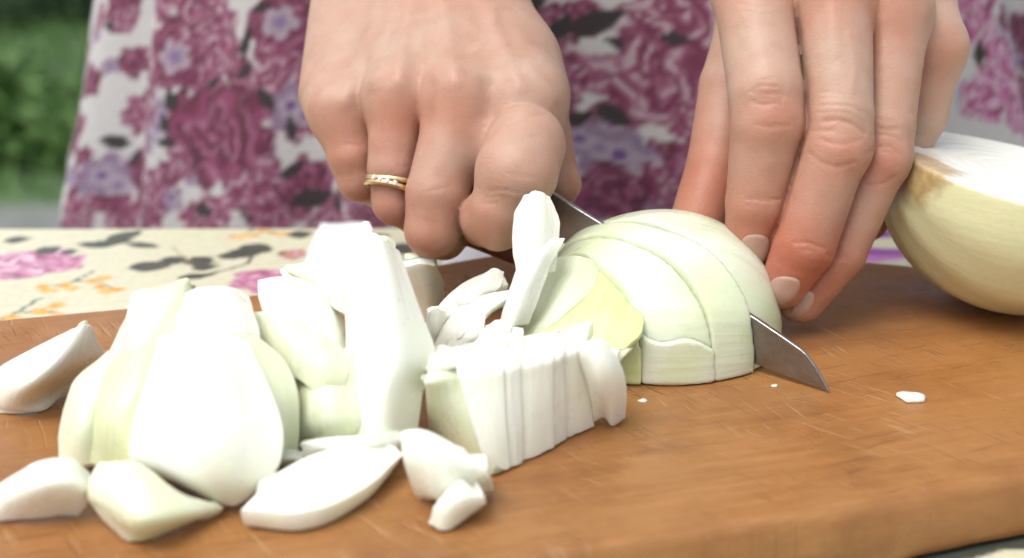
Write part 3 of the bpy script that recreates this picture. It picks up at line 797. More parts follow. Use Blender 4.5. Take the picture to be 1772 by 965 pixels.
petal('small white onion tip peeping out behind the pointed leaf of the heap', [
    [(228,508,368),(245,500,367),(265,502,366)],
    [(220,545,366),(245,545,364),(270,545,363)],
    [(215,600,364),(245,600,362),(270,600,361)]], 4, Wm, seed=13)
# --- loose pieces in the foreground
petal('bluish white onion leaf lying on the board at the left edge, behind the heap', [
    [(120,572,0,17),(140,562,0,19),(158,562,0,18)],
    [(60,602,0,14),(100,615,0,17),(172,595,0,12)],
    [(-5,640,0,10),(60,660,0,13),(180,615,0,8)],
    [(-30,690,0,3),(40,700,0,4),(150,650,0,4)],
    [(-25,712,0,0.5),(65,713,0,0.5),(115,682,0,0.5)]], 4, Wm, seed=14)
petal('smooth white onion leaf in the lower left corner of the picture', [
    [(-10,840,0,8),(60,800,0,13),(120,793,0,13),(155,815,0,9)],
    [(-20,870,0,5),(60,840,0,12),(120,835,0,12),(160,850,0,7)],
    [(-25,905,0,0.5),(50,898,0,1),(100,893,0,1),(135,893,0,0.5)]], 5, Wm, seed=15)
petal('angular translucent onion leaf at the very front of the board, left', [
    [(170,800,0,13),(205,797,0,15),(245,800,0,14)],
    [(150,850,0,8),(230,850,0,13),(310,850,0,9)],
    [(165,885,0,4),(250,900,0,9),(385,878,0,3)],
    [(210,932,0,0.5),(250,936,0,1),(330,905,0,0.5)]], 4.5, Cm, seed=16)
petal('curved white onion strip in front of the heap, its pale cut side facing the camera', [
    [(462,828,0,10),(528,790,0,11),(590,770,0,11),(645,760,0,10),(668,764,0,9)],
    [(446,852,0,8),(530,832,0,8.5),(606,806,0,8.5),(662,776,0,8),(686,776,0,7.5)],
    [(418,882,0,6),(526,886,0,6),(624,848,0,6),(684,800,0,6),(700,786,0,6)]], 5.6, Wm, seed=17, rnd=0.0, layers=False)
petal('stubby white onion piece between the curved strip and the sliced row', [
    [(690,742,0,18),(740,745,0,20),(800,775,0,17)],
    [(697,790,0,14),(750,790,0,17),(840,820,0,11)],
    [(715,850,0,3),(770,860,0,6),(855,845,0,3)],
    [(740,866,0,0.5),(785,862,0,0.5),(850,852,0,0.5)]], 6, Wm, seed=18, layers=False, rnd=0.15)
petal('small three-cornered onion bit lying alone at the front', [
    [(785,828,0,10),(795,826,0,10.5),(805,832,0,10)],
    [(755,870,0,7),(790,862,0,9),(838,862,0,7)],
    [(742,905,0,1.5),(775,916,0,0.8),(835,880,0,1.5)]], 6, Wm, seed=19, layers=False)
petal('tiny grey-white onion scrap tucked under the heap', [
    [(480,785,0,5),(505,776,0,6),(525,785,0,5)],
    [(476,800,0,4),(505,795,0,5),(532,800,0,4)],
    [(480,815,0,0.5),(505,812,0,0.5),(528,808,0,0.5)]], 3, Wm, seed=20)
# --- row of slices in front of the onion
tops = [(738,655),(790,634),(862,628),(892,621),(948,611),(968,605),(1012,594)]
bots = [(742,752),(846,822),(872,812),(896,801),(950,775),(972,760),(1028,738)]
zt = [24, 26, 26, 26, 26, 26, 25]
names = ['greenish flat end slice of the white row, farthest left', 'second slice of the white row, counted from its left end', 'third slice of the white row, counted from its left end',
         'middle slice of the white row', 'slice of the white row just right of its middle', 'last but one slice of the white row, at its right end']
for k in range(6):
    (xa, ya), (xb, yb) = tops[k], tops[k+1]; (xc, yc), (xd, yd) = bots[k], bots[k+1]
    z_ = zt[k]; ex = 9 if k < 5 else 0
    def md(a, b, t): return a + (b - a)*t
    rows = []
    for (f_, dy, dz, ox) in ((0.0, -40, -1.0, 14), (0.0, -22, 0.8, 6), (0.03, 2, 0.0, 0), (0.2, 4, 0.0, -1), (0.6, 2, 0.5, -1), (1.0, 0, 0, 0)):
        zc = max(0.6, z_*(1 - f_) + dz)
        L_ = (md(xa, xc, f_) + ox, md(ya, yc, f_) + dy); R_ = (md(xb, xd, f_) + ex + ox, md(yb, yd, f_) + dy)
        M_ = (md(L_[0], R_[0], 0.5), md(L_[1], R_[1], 0.5))
        rows.append([(*L_, 0, zc - 0.25), (*M_, 0, zc + 0.15), (*R_, 0, zc + 0.1)])
    petal(names[k], rows, 3.5, Cm if k == 0 else Wm, seed=40+k, jag=0.15, rnd=0.03, layers=False, group='row of white onion slices')
petal('arched right end slice of the white row, its foot turned to the camera', [
    [(988,604,0,25),(1015,590,0,27),(1045,586,0,25),(1066,612,0,22)],
    [(1002,625,0,22),(1028,612,0,25),(1058,625,0,22),(1080,645,0,17)],
    [(1018,670,0,14),(1035,665,0,16.5),(1062,672,0,14.5),(1085,680,0,11)],
    [(1028,730,0,2),(1045,722,0,3),(1060,737,0,0.8),(1083,722,0,0.8)]], 5, Wm, seed=50, jag=0.12, group='row of white onion slices')
petal('flat greyish slice lying on top of the white row, left', [
    [(745,612,0,25),(800,597,0,26),(860,592,0,26),(918,594,0,25)],
    [(742,622,0,25.5),(800,610,0,27),(860,604,0,27),(912,603,0,25.5)],
    [(745,634,0,25.5),(800,622,0,27),(850,615,0,27),(900,612,0,25.5)]], 2, Wm, seed=51, jag=0.1, group='thin onion slivers beside the tall wedge')
# --- thin slivers
petal('thin curved onion sliver farthest back, with a ragged tip', [
    [(850,466,0,20),(868,470,0,20),(880,492,0,19)],
    [(800,490,0,19),(820,503,0,20),(845,512,0,19)],
    [(762,525,0,17),(778,545,0,18),(800,545,0,17)],
    [(738,560,0,12),(748,580,0,13),(765,575,0,13)]], 2.5, Wm, seed=60, jag=0.2, group='thin onion slivers beside the tall wedge')
petal('thin onion sliver with a long point touching the green core', [
    [(895,497,0,25),(902,500,0,25),(898,506,0,25)],
    [(820,515,0,22),(838,525,0,23),(850,535,0,22)],
    [(770,550,0,17),(785,565,0,18),(800,580,0,18)],
    [(748,595,0,10),(760,605,0,11),(772,608,0,11)]], 2.5, Wm, seed=61, group='thin onion slivers beside the tall wedge')
petal('short upright onion sliver in the middle of the slivers', [
    [(800,552,0,21),(820,545,0,22),(842,548,0,21)],
    [(785,580,0,17),(805,580,0,18),(832,585,0,17)],
    [(765,610,0,12),(790,612,0,13),(820,612,0,12)]], 2.5, Wm, seed=62, group='thin onion slivers beside the tall wedge')
petal('oval onion sliver lying flat against the green core', [
    [(825,585,0,19),(860,566,0,21),(905,568,0,19)],
    [(810,598,0,18),(860,584,0,20),(908,584,0,18)],
    [(800,615,0,17),(860,602,0,19),(905,598,0,17)]], 2.5, Wm, seed=63, group='thin onion slivers beside the tall wedge')
slv = [
 ('thin onion sliver leaning on the right flank of the tall wedge', [[(742,540,0,20),(756,532,0,21),(772,540,0,20)],[(735,572,0,14),(750,570,0,15),(768,572,0,14)],[(732,604,0,8),(746,606,0,8),(760,604,0,8)]]),
 ('curled onion sliver lying on top of the other slivers, nearest the knife hand', [[(836,476,0,24),(852,464,0,25),(872,470,0,24)],[(815,498,0,23),(835,492,0,24.5),(866,494,0,23)],[(790,520,0,21),(812,522,0,22),(840,516,0,21)]]),
 ('small wedge of onion sliver in front of the long pointed one', [[(842,562,0,21),(862,552,0,22),(884,556,0,21)],[(828,582,0,20),(852,574,0,21),(884,572,0,20)],[(820,600,0,18),(848,594,0,19),(880,588,0,18)]]),
 ('short onion sliver between the tall wedge and the white row', [[(738,606,0,22),(760,596,0,23),(790,600,0,22)],[(734,622,0,22),(760,613,0,23.5),(792,612,0,22)],[(736,638,0,21),(762,629,0,22.5),(792,625,0,21)]])]
for k, (lab_, rw) in enumerate(slv):
    petal(lab_, rw, 1.8, Wm, seed=80+k, jag=0.3, nu=16, nv=16, group='thin onion slivers beside the tall wedge')
# --- leaves standing against the blade
petal('rounded white onion leaf standing upright against the knife blade', [
    [(908,338,392),(930,329,391),(952,340,392)],
    [(890,370,389),(925,362,384),(966,374,389)],
    [(886,420,388),(925,415,382),(968,420,387)],
    [(892,470,387),(925,470,382),(960,470,386)]], 4.5, Wm, seed=70, jag=0.3)
petal('bent white onion leaf with a sharp corner below the upright one', [
    [(932,416,386),(955,412,385),(978,412,386)],
    [(902,450,384),(930,445,380),(957,450,383)],
    [(880,500,383),(905,500,378),(938,500,381)],
    [(864,560,382),(885,564,378),(914,560,381)]], 3.5, Wm, seed=71, jag=0.3)
petal('pale ribbed leaf with a torn right edge, lying over the green core', [
    [(958,447,399),(1000,441,397),(1038,458,399),(1058,486,398)],
    [(938,492,394),(980,488,390),(1020,500,390),(1050,516,392)],
    [(908,562,388),(940,550,385),(975,545,385),(1008,532,388)],
    [(876,592,386),(905,600,383),(925,604,383),(950,602,384)]], 2.5, Cm, seed=72, jag=0.35)
petal('yellow-green ribbed leaf of the core, veins fanning from its lower left', [
    [(1022,458,399),(1065,480,394),(1108,528,387)],
    [(965,545,386),(1040,540,383),(1112,568,380)],
    [(915,606,381),(1000,612,377),(1085,604,377)]], 3, M['onion_heart'], seed=73, rnd=0.12)
# --- crumbs on the board
crumbs = [(1578, 690, 5.0, 'translucent onion crumb on the bare board right of the knife tip'), (1300, 641, 2.2, 'thread of onion on the board beside the blade')]
crumbs += [(1340, 668, 1.3, 'tiny onion fleck on the wood close under the knife blade'), (1112, 694, 1.6, 'tiny onion fleck between the white row and the pale onion slice')]
for k, (px, py, s_, lab) in enumerate(crumbs):
    c = G(px, py, 0.1); V = []
    bm = bmesh.new(); bmesh.ops.create_icosphere(bm, subdivisions=3, radius=1)
    gq = np.random.default_rng(k+5)
    s3 = (1, 0.8, 0.35) if k != 1 else (0.35, 1.0, 0.4)
    for v in bm.verts:
        nz = 1 + 0.25*math.sin(v.co.x*2.7 + k + 1) * math.cos(v.co.y*3.1 + 1) + 0.06*math.sin(v.co.x*9 + v.co.y*7 + k)
        V.append(c + np.array([v.co.x*s3[0], v.co.y*s3[1], max(v.co.z, -0.3)*s3[2] + 0.12]) * s_ * nz * 0.75)
    F = [[v.index for v in f.verts] for f in bm.faces]; bm.free()
    tag(mesh_obj('onion_crumb', V, F, Wm, origin=c, uv=np.zeros((len(V), 2))), lab, 'onion', 'onion crumbs on the board')

# ------------------------------------------------------------------ the person: hands, arms, torso as one body
def hit(H, px, py, d0, d1):
    ds = np.linspace(d0, d1, 60); r_ = ray(px, py); v = H(CAM + r_*ds[:, None]); i = int(np.argmax(v < 0))
    if not v[i] < 0: return None
    if i == 0: return ds[0]
    return ds[i-1] + (ds[i] - ds[i-1])*v[i-1]/(v[i-1] - v[i])
class Hand:
    def __init__(s, fingers, palm, extra, creases, red, kf=0.6, kp=6.5, late=(), kk=8.0):
        s.kk = kk; s.marks = []
        s.nf = len(fingers)
        s.f = [[(P(*q[:3]), q[3]) for q in ch] for ch in list(fingers) + list(late)]
        s.palm = [(P(*a[:3]), a[3], P(*b[:3]), b[3]) for a, b in palm]
        s.extra = [(P(*e[:3]), e[3], e[4]) for e in extra]
        s.cr = []
        for (px, py, fi, si, amp, sg, hw, bow) in creases:
            ch = s.f[fi]; a, b = ch[si][0], ch[si+1][0]; t = (b - a) / np.linalg.norm(b - a)
            rv = ray(px, py); rv = rv / np.linalg.norm(rv)
            # point where the sight line passes the finger axis, moved to the skin
            ab = b - a; w0 = CAM - a; A_ = rv @ rv; B_ = rv @ ab; C2 = ab @ ab; D_ = rv @ w0; E_ = ab @ w0
            den = A_*C2 - B_*B_; tt = np.clip((A_*E_ - B_*D_) / den, -0.3, 1.3); c = a + ab*tt
            lat = np.cross(t, rv); lat /= np.linalg.norm(lat)
            s.cr.append((c, t, lat, rv, amp, sg, hw, bow))
        s.red = [(P(*r[:3]), r[3], r[4]) for r in red]
        s.kf, s.kp = kf, kp
    def finger(s, p, i):
        d = None
        for (a, ra), (b, rb) in zip(s.f[i][:-1], s.f[i][1:]):
            q = seg(p, a, b, ra, rb); d = q if d is None else smin(d, q, 1.0)
        for (c, r, fi) in s.extra:
            if fi == i: d = smin(d, ball(p, c, r), 4.0)
        return d
    def __call__(s, p):
        p = np.asfortranarray(p, np.float32)
        pal = None
        for (a, ra, b, rb) in s.palm:
            q = seg(p, a, b, ra, rb); pal = q if pal is None else smin(pal, q, s.kk)
        for (c, r, fi) in s.extra:
            if fi == -1: pal = smin(pal, ball(p, c, r), 6.0)
        fd = None
        m1 = np.full(len(p), 99, np.float32); m2 = m1.copy()
        for i in range(s.nf):
            q = s.finger(p, i); m2 = np.minimum(m2, np.maximum(m1, q)); m1 = np.minimum(m1, q)
            fs = q if i == 0 else smin(fs, q, 4.0)
        fd = np.minimum(m1 + 0.9*np.exp(-((m2 - m1)/1.4)**2)*np.clip((pal - m1 - 0.5)/5, 0, 1), fs + 1.5)
        d = smin(pal, fd, s.kp)
        lt = None
        for i in range(s.nf, len(s.f)):
            q = s.finger(p, i); lt = q if lt is None else smin(lt, q, 4.0)
        if lt is not None: d = smin(d, lt, 0.9)
        for (Q, lo_, hi_, amp, wd) in s.marks:
            k_ = np.nonzero(((p > lo_) & (p < hi_)).all(1))[0]
            if not len(k_): continue
            q = p[k_]; m = np.full(len(q), 1e9, np.float32)
            for c in Q:
                e = q - c; m = np.minimum(m, (e*e).sum(1))
            d[k_] += amp*np.exp(-m/(wd*wd))
        return d
    def mark(s, lines, dr):
        """grooves (positive) and ridges (negative) drawn along the skin"""
        new = []
        for (amp, wd, pts) in lines:
            L = np.concatenate([np.linspace(a, b, max(2, int(np.hypot(b[0]-a[0], b[1]-a[1])/2.5)))[:-1] for a, b in zip(np.array(pts, float)[:-1], np.array(pts, float)[1:])] + [np.array([pts[-1]], float)])
            Q = []
            for (x_, y_) in L:
                dd = hit(s, x_, y_, *dr)
                if dd is not None: Q.append(P(x_, y_, dd))
            if len(Q) < 2: continue
            Q = np.array(Q, np.float32); new.append((Q, Q.min(0) - 3*wd, Q.max(0) + 3*wd, amp, wd))
        s.marks = new; return s
    def tint(s, V):
        base = np.array([0.425, 0.285, 0.215]); c = np.tile(base, (len(V), 1))
        for (q, r, k) in s.red:
            wgt = np.exp(-((V - q)**2).sum(1) / (r*r))[:, None] * k
            c = c * (1 - wgt) + c * np.array([0.96, 0.66, 0.57]) * wgt
        return c

# right hand of the person (image left): fist round the knife handle
RH = Hand(
    fingers=[
        [(590,190,443,9.0),(612,270,441,8.1),(622,310,442,7.0),(652,326,456,6.0),(690,305,468,6)],
        [(690,172,431,9.3),(684,290,430,8.4),(685,348,431,7.3),(718,370,446,6.4),(760,340,460,6.2)],
        [(798,176,424,10.0),(757,335,421,9.5),(748,398,422,8.3),(768,410,437,7.0),(800,380,454,7)],
        [(900,130,462,10),(936,235,459,9.5),(955,290,454,7.6),(972,318,450,6.4)]],
    palm=[((590,183,446,9.5),(650,-90,495,14)), ((690,158,435,9.6),(690,-100,492,15)), ((790,156,428,10),(745,-100,490,15)), ((900,168,427,10.5),(780,-95,488,14)),
          ((928,158,440,9.2),(812,-70,482,11)), ((936,240,448,8.5),(905,110,452,9.5)), ((565,165,456,8),(612,-60,492,12)), ((905,180,428,10.5),(893,262,420,10.5)),
          ((640,230,470,16),(840,240,462,16)), ((690,-95,495,19),(745,-420,530,22)), ((770,-95,492,18),(775,-420,528,22))],
    extra=[(688,160,430,6.4,-1), (588,190,442,6.2,-1), (790,162,423,6.8,-1), (925,165,426,7.0,-1)],
    creases=[(872,330,4,1,0.13,0.6,8,0.05), (868,341,4,1,0.16,0.55,8,0.05), (862,352,4,1,0.12,0.5,7,0.05), (690,330,1,0,0.15,0.8,6,0.0), (748,370,2,0,0.15,0.8,7,0.0)],
    red=[(690,195,424,10,1.1), (592,218,437,10,1.0), (790,195,417,10,1.1), (905,225,418,8,0.4), (748,400,411,14,0.5), (684,350,422,12,0.4), (612,320,434,12,0.5), (845,395,402,12,0.7),
         (885,300,390,7,0.3), (975,290,450,12,0.6), (527,165,452,4,0.6), (848,48,450,1.7,1.6)],
    late=[[(910,250,414,11.8),(893,300,407,12.0),(870,358,409,9.4),(838,385,424,7.5)], [(836,380,414,6.6),(862,392,412,7.2)]], kp=8.0, kk=12.0)
# left hand of the person (image right): fingertips holding the onion
LH = Hand(
    fingers=[
        [(1303,-20,420,12.0),(1327,160,406,11.0),(1329,215,406,10.7),(1313,350,412,9.6),(1299,424,417,7.9)],
        [(1440,-25,414,11.6),(1451,200,403,9.8),(1442,262,403,9.7),(1389,425,409,9.4),(1356,490,413,7.4)],
        [(1546,20,418,10.6),(1530,220,413,8.8),(1518,280,413,8.8),(1450,435,417,8.3),(1386,517,420,7.2)],
        [(1615,85,430,8.8),(1592,200,437,8.3),(1540,300,444,7.6),(1500,380,448,7)],
        [(1318,10,452,12),(1268,150,444,10.5),(1241,285,438,9.4),(1206,388,434,8.6)]],
    palm=[((1305,-15,424,11.5),(1370,-230,448,15)), ((1440,-25,418,12),(1430,-240,446,15)), ((1545,20,422,11),(1490,-235,448,15)), ((1618,75,432,8.6),(1540,-210,452,14)),
          ((1340,40,448,14),(1540,70,446,14)), ((1318,0,452,13),(1390,-200,460,15)), ((1430,-230,455,19),(1440,-520,500,22)), ((1490,-230,455,18),(1480,-520,500,22))],
    extra=[(1334,212,405.5,9.4,0), (1456,252,403.5,8.6,1), (1528,270,413,7.8,2), (1540,12,416,8.2,-1), (1440,-28,411,8.6,-1), (1618,88,432,6.6,-1)],
    creases=[(1330,148,0,0,0.30,0.55,7,0.25), (1330,170,0,0,0.28,0.5,7.5,0.15), (1335,182,0,0,0.34,0.5,7.5,0.1), (1332,215,0,1,0.35,0.6,8,-0.25), (1322,345,0,1,0.34,0.55,7,-0.1), (1318,357,0,1,0.2,0.5,6,-0.1),
             (1450,165,1,0,0.22,0.55,7.5,0.12), (1450,178,1,0,0.30,0.5,8,0.16), (1452,190,1,0,0.22,0.5,8,0.2), (1452,210,1,0,0.42,0.55,8.5,0.35), (1450,262,1,1,0.25,0.7,8.5,-0.35), (1440,278,1,1,0.20,0.6,8,-0.3),
             (1405,420,1,1,0.36,0.5,8,0.1), (1400,432,1,1,0.18,0.5,7,0.1),
             (1530,225,2,0,0.28,0.5,7,0.2), (1530,238,2,0,0.34,0.5,7.5,0.3), (1528,252,2,0,0.36,0.55,7.5,0.5), (1520,290,2,1,0.34,0.6,7.5,-0.4), (1512,302,2,1,0.24,0.5,7,-0.3), (1460,425,2,1,0.34,0.5,7,0.1),
             (1345,8,0,0,0.15,0.6,8,0.1), (1340,20,0,0,0.15,0.6,8,0.1), (1590,195,3,0,0.22,0.5,5,0.1)],
    red=[(1335,215,396,9,0.75), (1455,262,393,9,0.85), (1525,285,404,9,0.8), (1310,400,409,13,0.7), (1385,470,404,15,0.95), (1420,480,412,14,0.9), (1210,350,428,22,0.95), (1545,30,410,10,0.75), (1440,0,405,11,0.7),
         (1625,95,424,9,0.8), (1310,330,404,12,0.35), (1280,-5,410,10,0.4), (1305,58,407,1.7,1.4), (1395,440,402,12,0.5), (1235,300,430,16,0.5)])

g1, g2, g3 = 0.42, 0.30, 0.20
LH.mark([
    (g2, .55, [(1307,151),(1324,147),(1344,149)]), (g2, .5, [(1299,158),(1324,162),(1347,161),(1366,168)]), (g1, .55, [(1302,176),(1321,181),(1341,178)]),
    (g3, .6, [(1352,127),(1358,141),(1354,158),(1350,181)]), (g2, .7, [(1307,216),(1333,219),(1364,216)]), (g3, .5, [(1312,168),(1330,170)]), (g3, .5, [(1318,138),(1338,136)]),
    (g1, .5, [(1295,344),(1322,347),(1351,344)]), (g3, .5, [(1293,355),(1311,357)]), (g3, .45, [(1305,338),(1325,339)]),
    (g3, .5, [(1420,158),(1448,162),(1482,164)]), (g3, .5, [(1426,169),(1454,168),(1482,172)]), (g2, .5, [(1420,183),(1445,181),(1471,183),(1496,195)]), (g3, .5, [(1414,195),(1440,192),(1468,195)]),
    (0.55, .6, [(1426,210),(1448,207),(1474,214),(1496,230)]), (g2, .6, [(1403,226),(1440,226)]), (g2, .7, [(1420,241),(1440,248),(1462,250),(1485,243)]), (g2, .6, [(1398,263),(1420,281),(1449,290),(1478,281)]),
    (0.5, .5, [(1377,420),(1398,420),(1427,429)]), (g3, .45, [(1385,432),(1405,434)]),
    (g2, .5, [(1513,217),(1533,226),(1553,223)]), (g2, .5, [(1508,234),(1530,233),(1547,236),(1561,245)]), (g1, .5, [(1499,267),(1519,254),(1539,253),(1558,268)]), (g2, .5, [(1522,260),(1547,266),(1554,288)]),
    (g1, .55, [(1485,313),(1507,321),(1532,317),(1547,306)]), (g3, .5, [(1474,326),(1500,331),(1514,330)]), (g3, .45, [(1520,206),(1545,210)]), (g1, .5, [(1431,440),(1449,447),(1464,446)]),
    (g3, .5, [(1285,17),(1313,25),(1341,23)]), (g3, .5, [(1293,28),(1327,31)]), (g3, .5, [(1280,6),(1310,12),(1335,10)]), (g3, .5, [(1575,196),(1592,200)]), (g3, .5, [(1578,188),(1594,190)]),
    (-.35, 2.2, [(1440,20),(1445,90)]), (-.3, 2.0, [(1530,40),(1527,110)]), (-.3, 1.6, [(1600,20),(1575,-40)]), (-.25, 1.2, [(1470,60),(1480,120),(1472,160)])], (370, 470))
RH.mark([
    (g2, .55, [(846,331),(867,328),(898,333)]), (g3, .5, [(842,342),(862,339),(884,344)]), (g3, .5, [(838,352),(858,352)]), (g3, .6, [(880,300),(915,306)]), (g3, .6, [(905,240),(940,232)]),
    (-.6, 2.4, [(915,118),(938,142),(958,168)]), (-.8, 2.6, [(690,140),(700,70),(712,0),(720,-60)]), (-.8, 2.6, [(788,140),(776,70),(766,0),(760,-60)]), (-.7, 2.6, [(598,175),(632,80),(655,0)]), (-.7, 2.4, [(900,150),(865,70),(838,0)]),
    (-.35, 1.5, [(640,95),(665,60),(680,20),(675,-20)]), (-.35, 1.5, [(740,110),(745,70),(730,30)]), (-.3, 1.4, [(820,90),(850,60),(858,10)]), (.95, 3.0, [(738,200),(742,150)]), (.9, 3.0, [(640,215),(642,165)]), (.9, 3.2, [(848,195),(846,150)]),
    (g3, .6, [(600,250),(625,252)]), (g3, .6, [(690,290),(715,286)]), (g3, .6, [(745,330),(780,322)]), (g3, .6, [(940,196),(905,205),(880,214)])], (385, 500))
def clip_box(fn, pts, pad):
    A = np.array(pts); return A.min(0) - pad, A.max(0) + pad
def hand_mesh(H, top_px):
    pts = [q for ch in H.f for q, r in ch] + [q for (q, r, q2, r2) in H.palm]
    lo, hi = clip_box(H, pts, 16); zt_ = P(*top_px)[2]; hi = np.array([hi[0], hi[1], zt_])
    V, F = sdf_mesh(H, lo, hi, 0.65, B=4, project=1)
    return V, F, zt_
V1, F1, z1 = hand_mesh(RH, (740, -190, 500))
V2, F2, z2 = hand_mesh(LH, (1450, -190, 455))
SH = [np.array([-135.0, 735, 545]), np.array([215.0, 735, 545])]
EL = [np.array([-190.0, 690, 290]), np.array([285.0, 690, 290])]
WR = [P(760, -420, 529), P(1460, -520, 500)]
def body_fn(p):
    p = np.asarray(p, float)
    d = smin(RH(p), LH(p), 1.0) if False else np.minimum(RH(p), LH(p))
    for k in (0, 1):
        d = smin(d, seg(p, WR[k], EL[k], 24, 40), 14); d = smin(d, seg(p, EL[k], SH[k], 40, 50), 14)
    t = ell(p, np.array([40.0, 750, 420]), np.array([150.0, 95, 200])); t = smin(t, ell(p, np.array([40.0, 755, 120]), np.array([165.0, 105, 230])), 60)
    t = smin(t, seg(p, np.array([40.0, 745, 560]), np.array([40.0, 725, 690]), 55, 50), 40)
    t = smin(t, ell(p, np.array([40.0, 700, 770]), np.array([74.0, 92, 112])), 25)
    t = smin(t, seg(p, np.array([40.0, 612, 770]), np.array([40.0, 600, 752]), 8, 12), 10)
    for s_ in (-1, 1): t = smin(t, seg(p, np.array([40 + s_*85.0, 755, 20]), np.array([40 + s_*80.0, 760, -330]), 78, 60), 30); t = smin(t, seg(p, np.array([40 + s_*80.0, 760, -330]), np.array([40 + s_*75.0, 765, -735]), 55, 38), 20); t = smin(t, seg(p, np.array([40 + s_*75.0, 775, -745]), np.array([40 + s_*90.0, 640, -752]), 28, 16), 20)
    return smin(d, t, 30)
V3, F3 = sdf_mesh(body_fn, (-300, 380, -775), (400, 900, 900), 9.0, B=4, project=1)
# arms begin where the finely modelled hands end
keep = np.ones(len(V3), bool)
for (Va, zt_) in ((V1, z1), (V2, z2)):
    lo, hi = Va.min(0) - 6, Va.max(0) + 6
    ins = ((V3[:, :2] > lo[:2]) & (V3[:, :2] < hi[:2])).all(1) & (V3[:, 2] > lo[2]) & (V3[:, 2] < zt_ - 6)
    ins &= V3[:, 1] < 600
    keep &= ~ins
F3 = F3[keep[F3].all(1)]
T1, T2 = RH.tint(V1), LH.tint(V2); T3 = np.tile(np.array([0.425, 0.285, 0.215]), (len(V3), 1))
Vb = np.concatenate([V1, V2, V3]); Fb = np.concatenate([F1, F2 + len(V1), F3 + len(V1) + len(V2)]); Tb = np.concatenate([T1, T2, T3])
us = np.unique(Fb); mp = -np.ones(len(Vb), int); mp[us] = np.arange(len(us))
person = mesh_obj('person', Vb[us], mp[Fb], M['skin'], color=Tb[us])
tag(person, 'person in a floral dress with a gold ring, slicing an onion with both hands', 'person')

# fingernails: thin curved plates laid on the finger ends
M['nail'] = N('fingernail').set(Base__Color=(0.43, 0.265, 0.20), Roughness=0.18, Subsurface__Weight=0.3, Subsurface__Scale=0.001, Specular__IOR__Level=0.6).m
def nail(H, fi, si, outline, dr, lab=None):
    O = np.array(outline, float); c = O.mean(0); n_ = len(O); cl = catmull(O, 5)
    rings = [1.0, 0.93, 0.7, 0.4, 0.0]; V = []; F = []
    class One: pass
    f = lambda p: H.finger(p, fi)
    for k, s_ in enumerate(rings):
        for q in (cl if s_ > 0 else cl[:1]):
            x_, y_ = c + (q - c)*s_; d = hit(f, x_, y_, dr[0], dr[1])
            if d is None:
                x_, y_ = c + (q - c)*s_*0.8; d = hit(f, x_, y_, dr[0], dr[1])
            d = (dr[0] + dr[1])/2 if d is None else d
            V.append(P(x_, y_, d - (-0.3 if k == 0 else (0.06 if k == 1 else 0.2))))
    m2 = len(cl)
    for k in range(3):
        for i in range(m2): F.append((k*m2 + i, k*m2 + (i+1) % m2, (k+1)*m2 + (i+1) % m2, (k+1)*m2 + i))
    for i in range(m2): F.append((3*m2 + i, 3*m2 + (i+1) % m2, 4*m2))
    o = mesh_obj('fingernail', V, F, M['nail'], person); fix_normals(o)
nail(LH, 0, 2, [(1286,410),(1305,404),(1326,408),(1331,430),(1318,455),(1301,466),(1283,452),(1276,434)], (395, 425))
nail(LH, 1, 2, [(1326,498),(1340,480),(1362,477),(1384,484),(1384,502),(1370,520),(1350,529),(1331,518)], (390, 425))
nail(LH, 2, 2, [(1368,540),(1380,512),(1392,500),(1408,508),(1408,524),(1396,542),(1380,552),(1366,552)], (395, 430))

# gold ring on the ring finger of the knife hand
def goldm():
    m = N('gold'); m.set(Base__Color=(0.80, 0.60, 0.33), Metallic=1.0, Roughness=0.26); return m.m
a, b = RH.f[1][0][0], RH.f[1][1][0] + (RH.f[1][1][0] - RH.f[1][0][0])*0.3; ax = (b - a)/np.linalg.norm(b - a)
rc = P(678, 318, 428); rc = a + ax*((rc - a) @ ax); rr_ = 8.75
e1 = np.cross(ax, [0, 0, 1.0]); e1 /= np.linalg.norm(e1); e2 = np.cross(ax, e1)
ax2 = ax + 0.18*e1; ax2 /= np.linalg.norm(ax2); e1 = np.cross(ax2, e2); e1 /= np.linalg.norm(e1)
ringo = empty('ring', rc); ringo.parent = person; ringo['label'] = 'gold ring of twisted bands with small stones'
gm = goldm()
for (dz, ph) in ((-1.0, 0), (1.0, 1.5)):
    V = []; F = []
    for i in range(64):
        t = i/64*2*math.pi; off = dz + 0.5*math.sin(2*t + ph)
        cdir = e1*math.cos(t) + e2*math.sin(t); c = rc + cdir*rr_ + ax2*off
        for j in range(8): q = j/8*2*math.pi; V.append(c + cdir*0.75*math.cos(q) + ax2*0.95*math.sin(q))
    for i in range(64):
        for j in range(8): F.append((i*8 + j, ((i+1) % 64)*8 + j, ((i+1) % 64)*8 + (j+1) % 8, i*8 + (j+1) % 8))
    o = mesh_obj('band', V, F, gm, ringo, origin=rc); fix_normals(o)
M['stone'] = N('clear_stone').set(Base__Color=(0.9, 0.9, 0.92), Roughness=0.05, Specular__IOR__Level=1.0).m
front = (CAM - rc); front -= ax2*(front @ ax2); front /= np.linalg.norm(front); side = np.cross(ax2, front)
for i, t in enumerate((-0.75, -0.5, -0.25, 0.0)):
    cdir = front*math.cos(t) + side*math.sin(t) if (side[0] > 0) else front*math.cos(t) - side*math.sin(t); c = rc + cdir*(rr_ + 0.7) + ax2*(0.15*i - 0.3)
    bm = bmesh.new(); bmesh.ops.create_icosphere(bm, subdivisions=1, radius=0.85)
    V = [c + np.array(v.co) for v in bm.verts]; F = [[v.index for v in f.verts] for f in bm.faces]; bm.free()
    mesh_obj('stone', V, F, M['stone'], ringo, smooth=False, origin=rc)

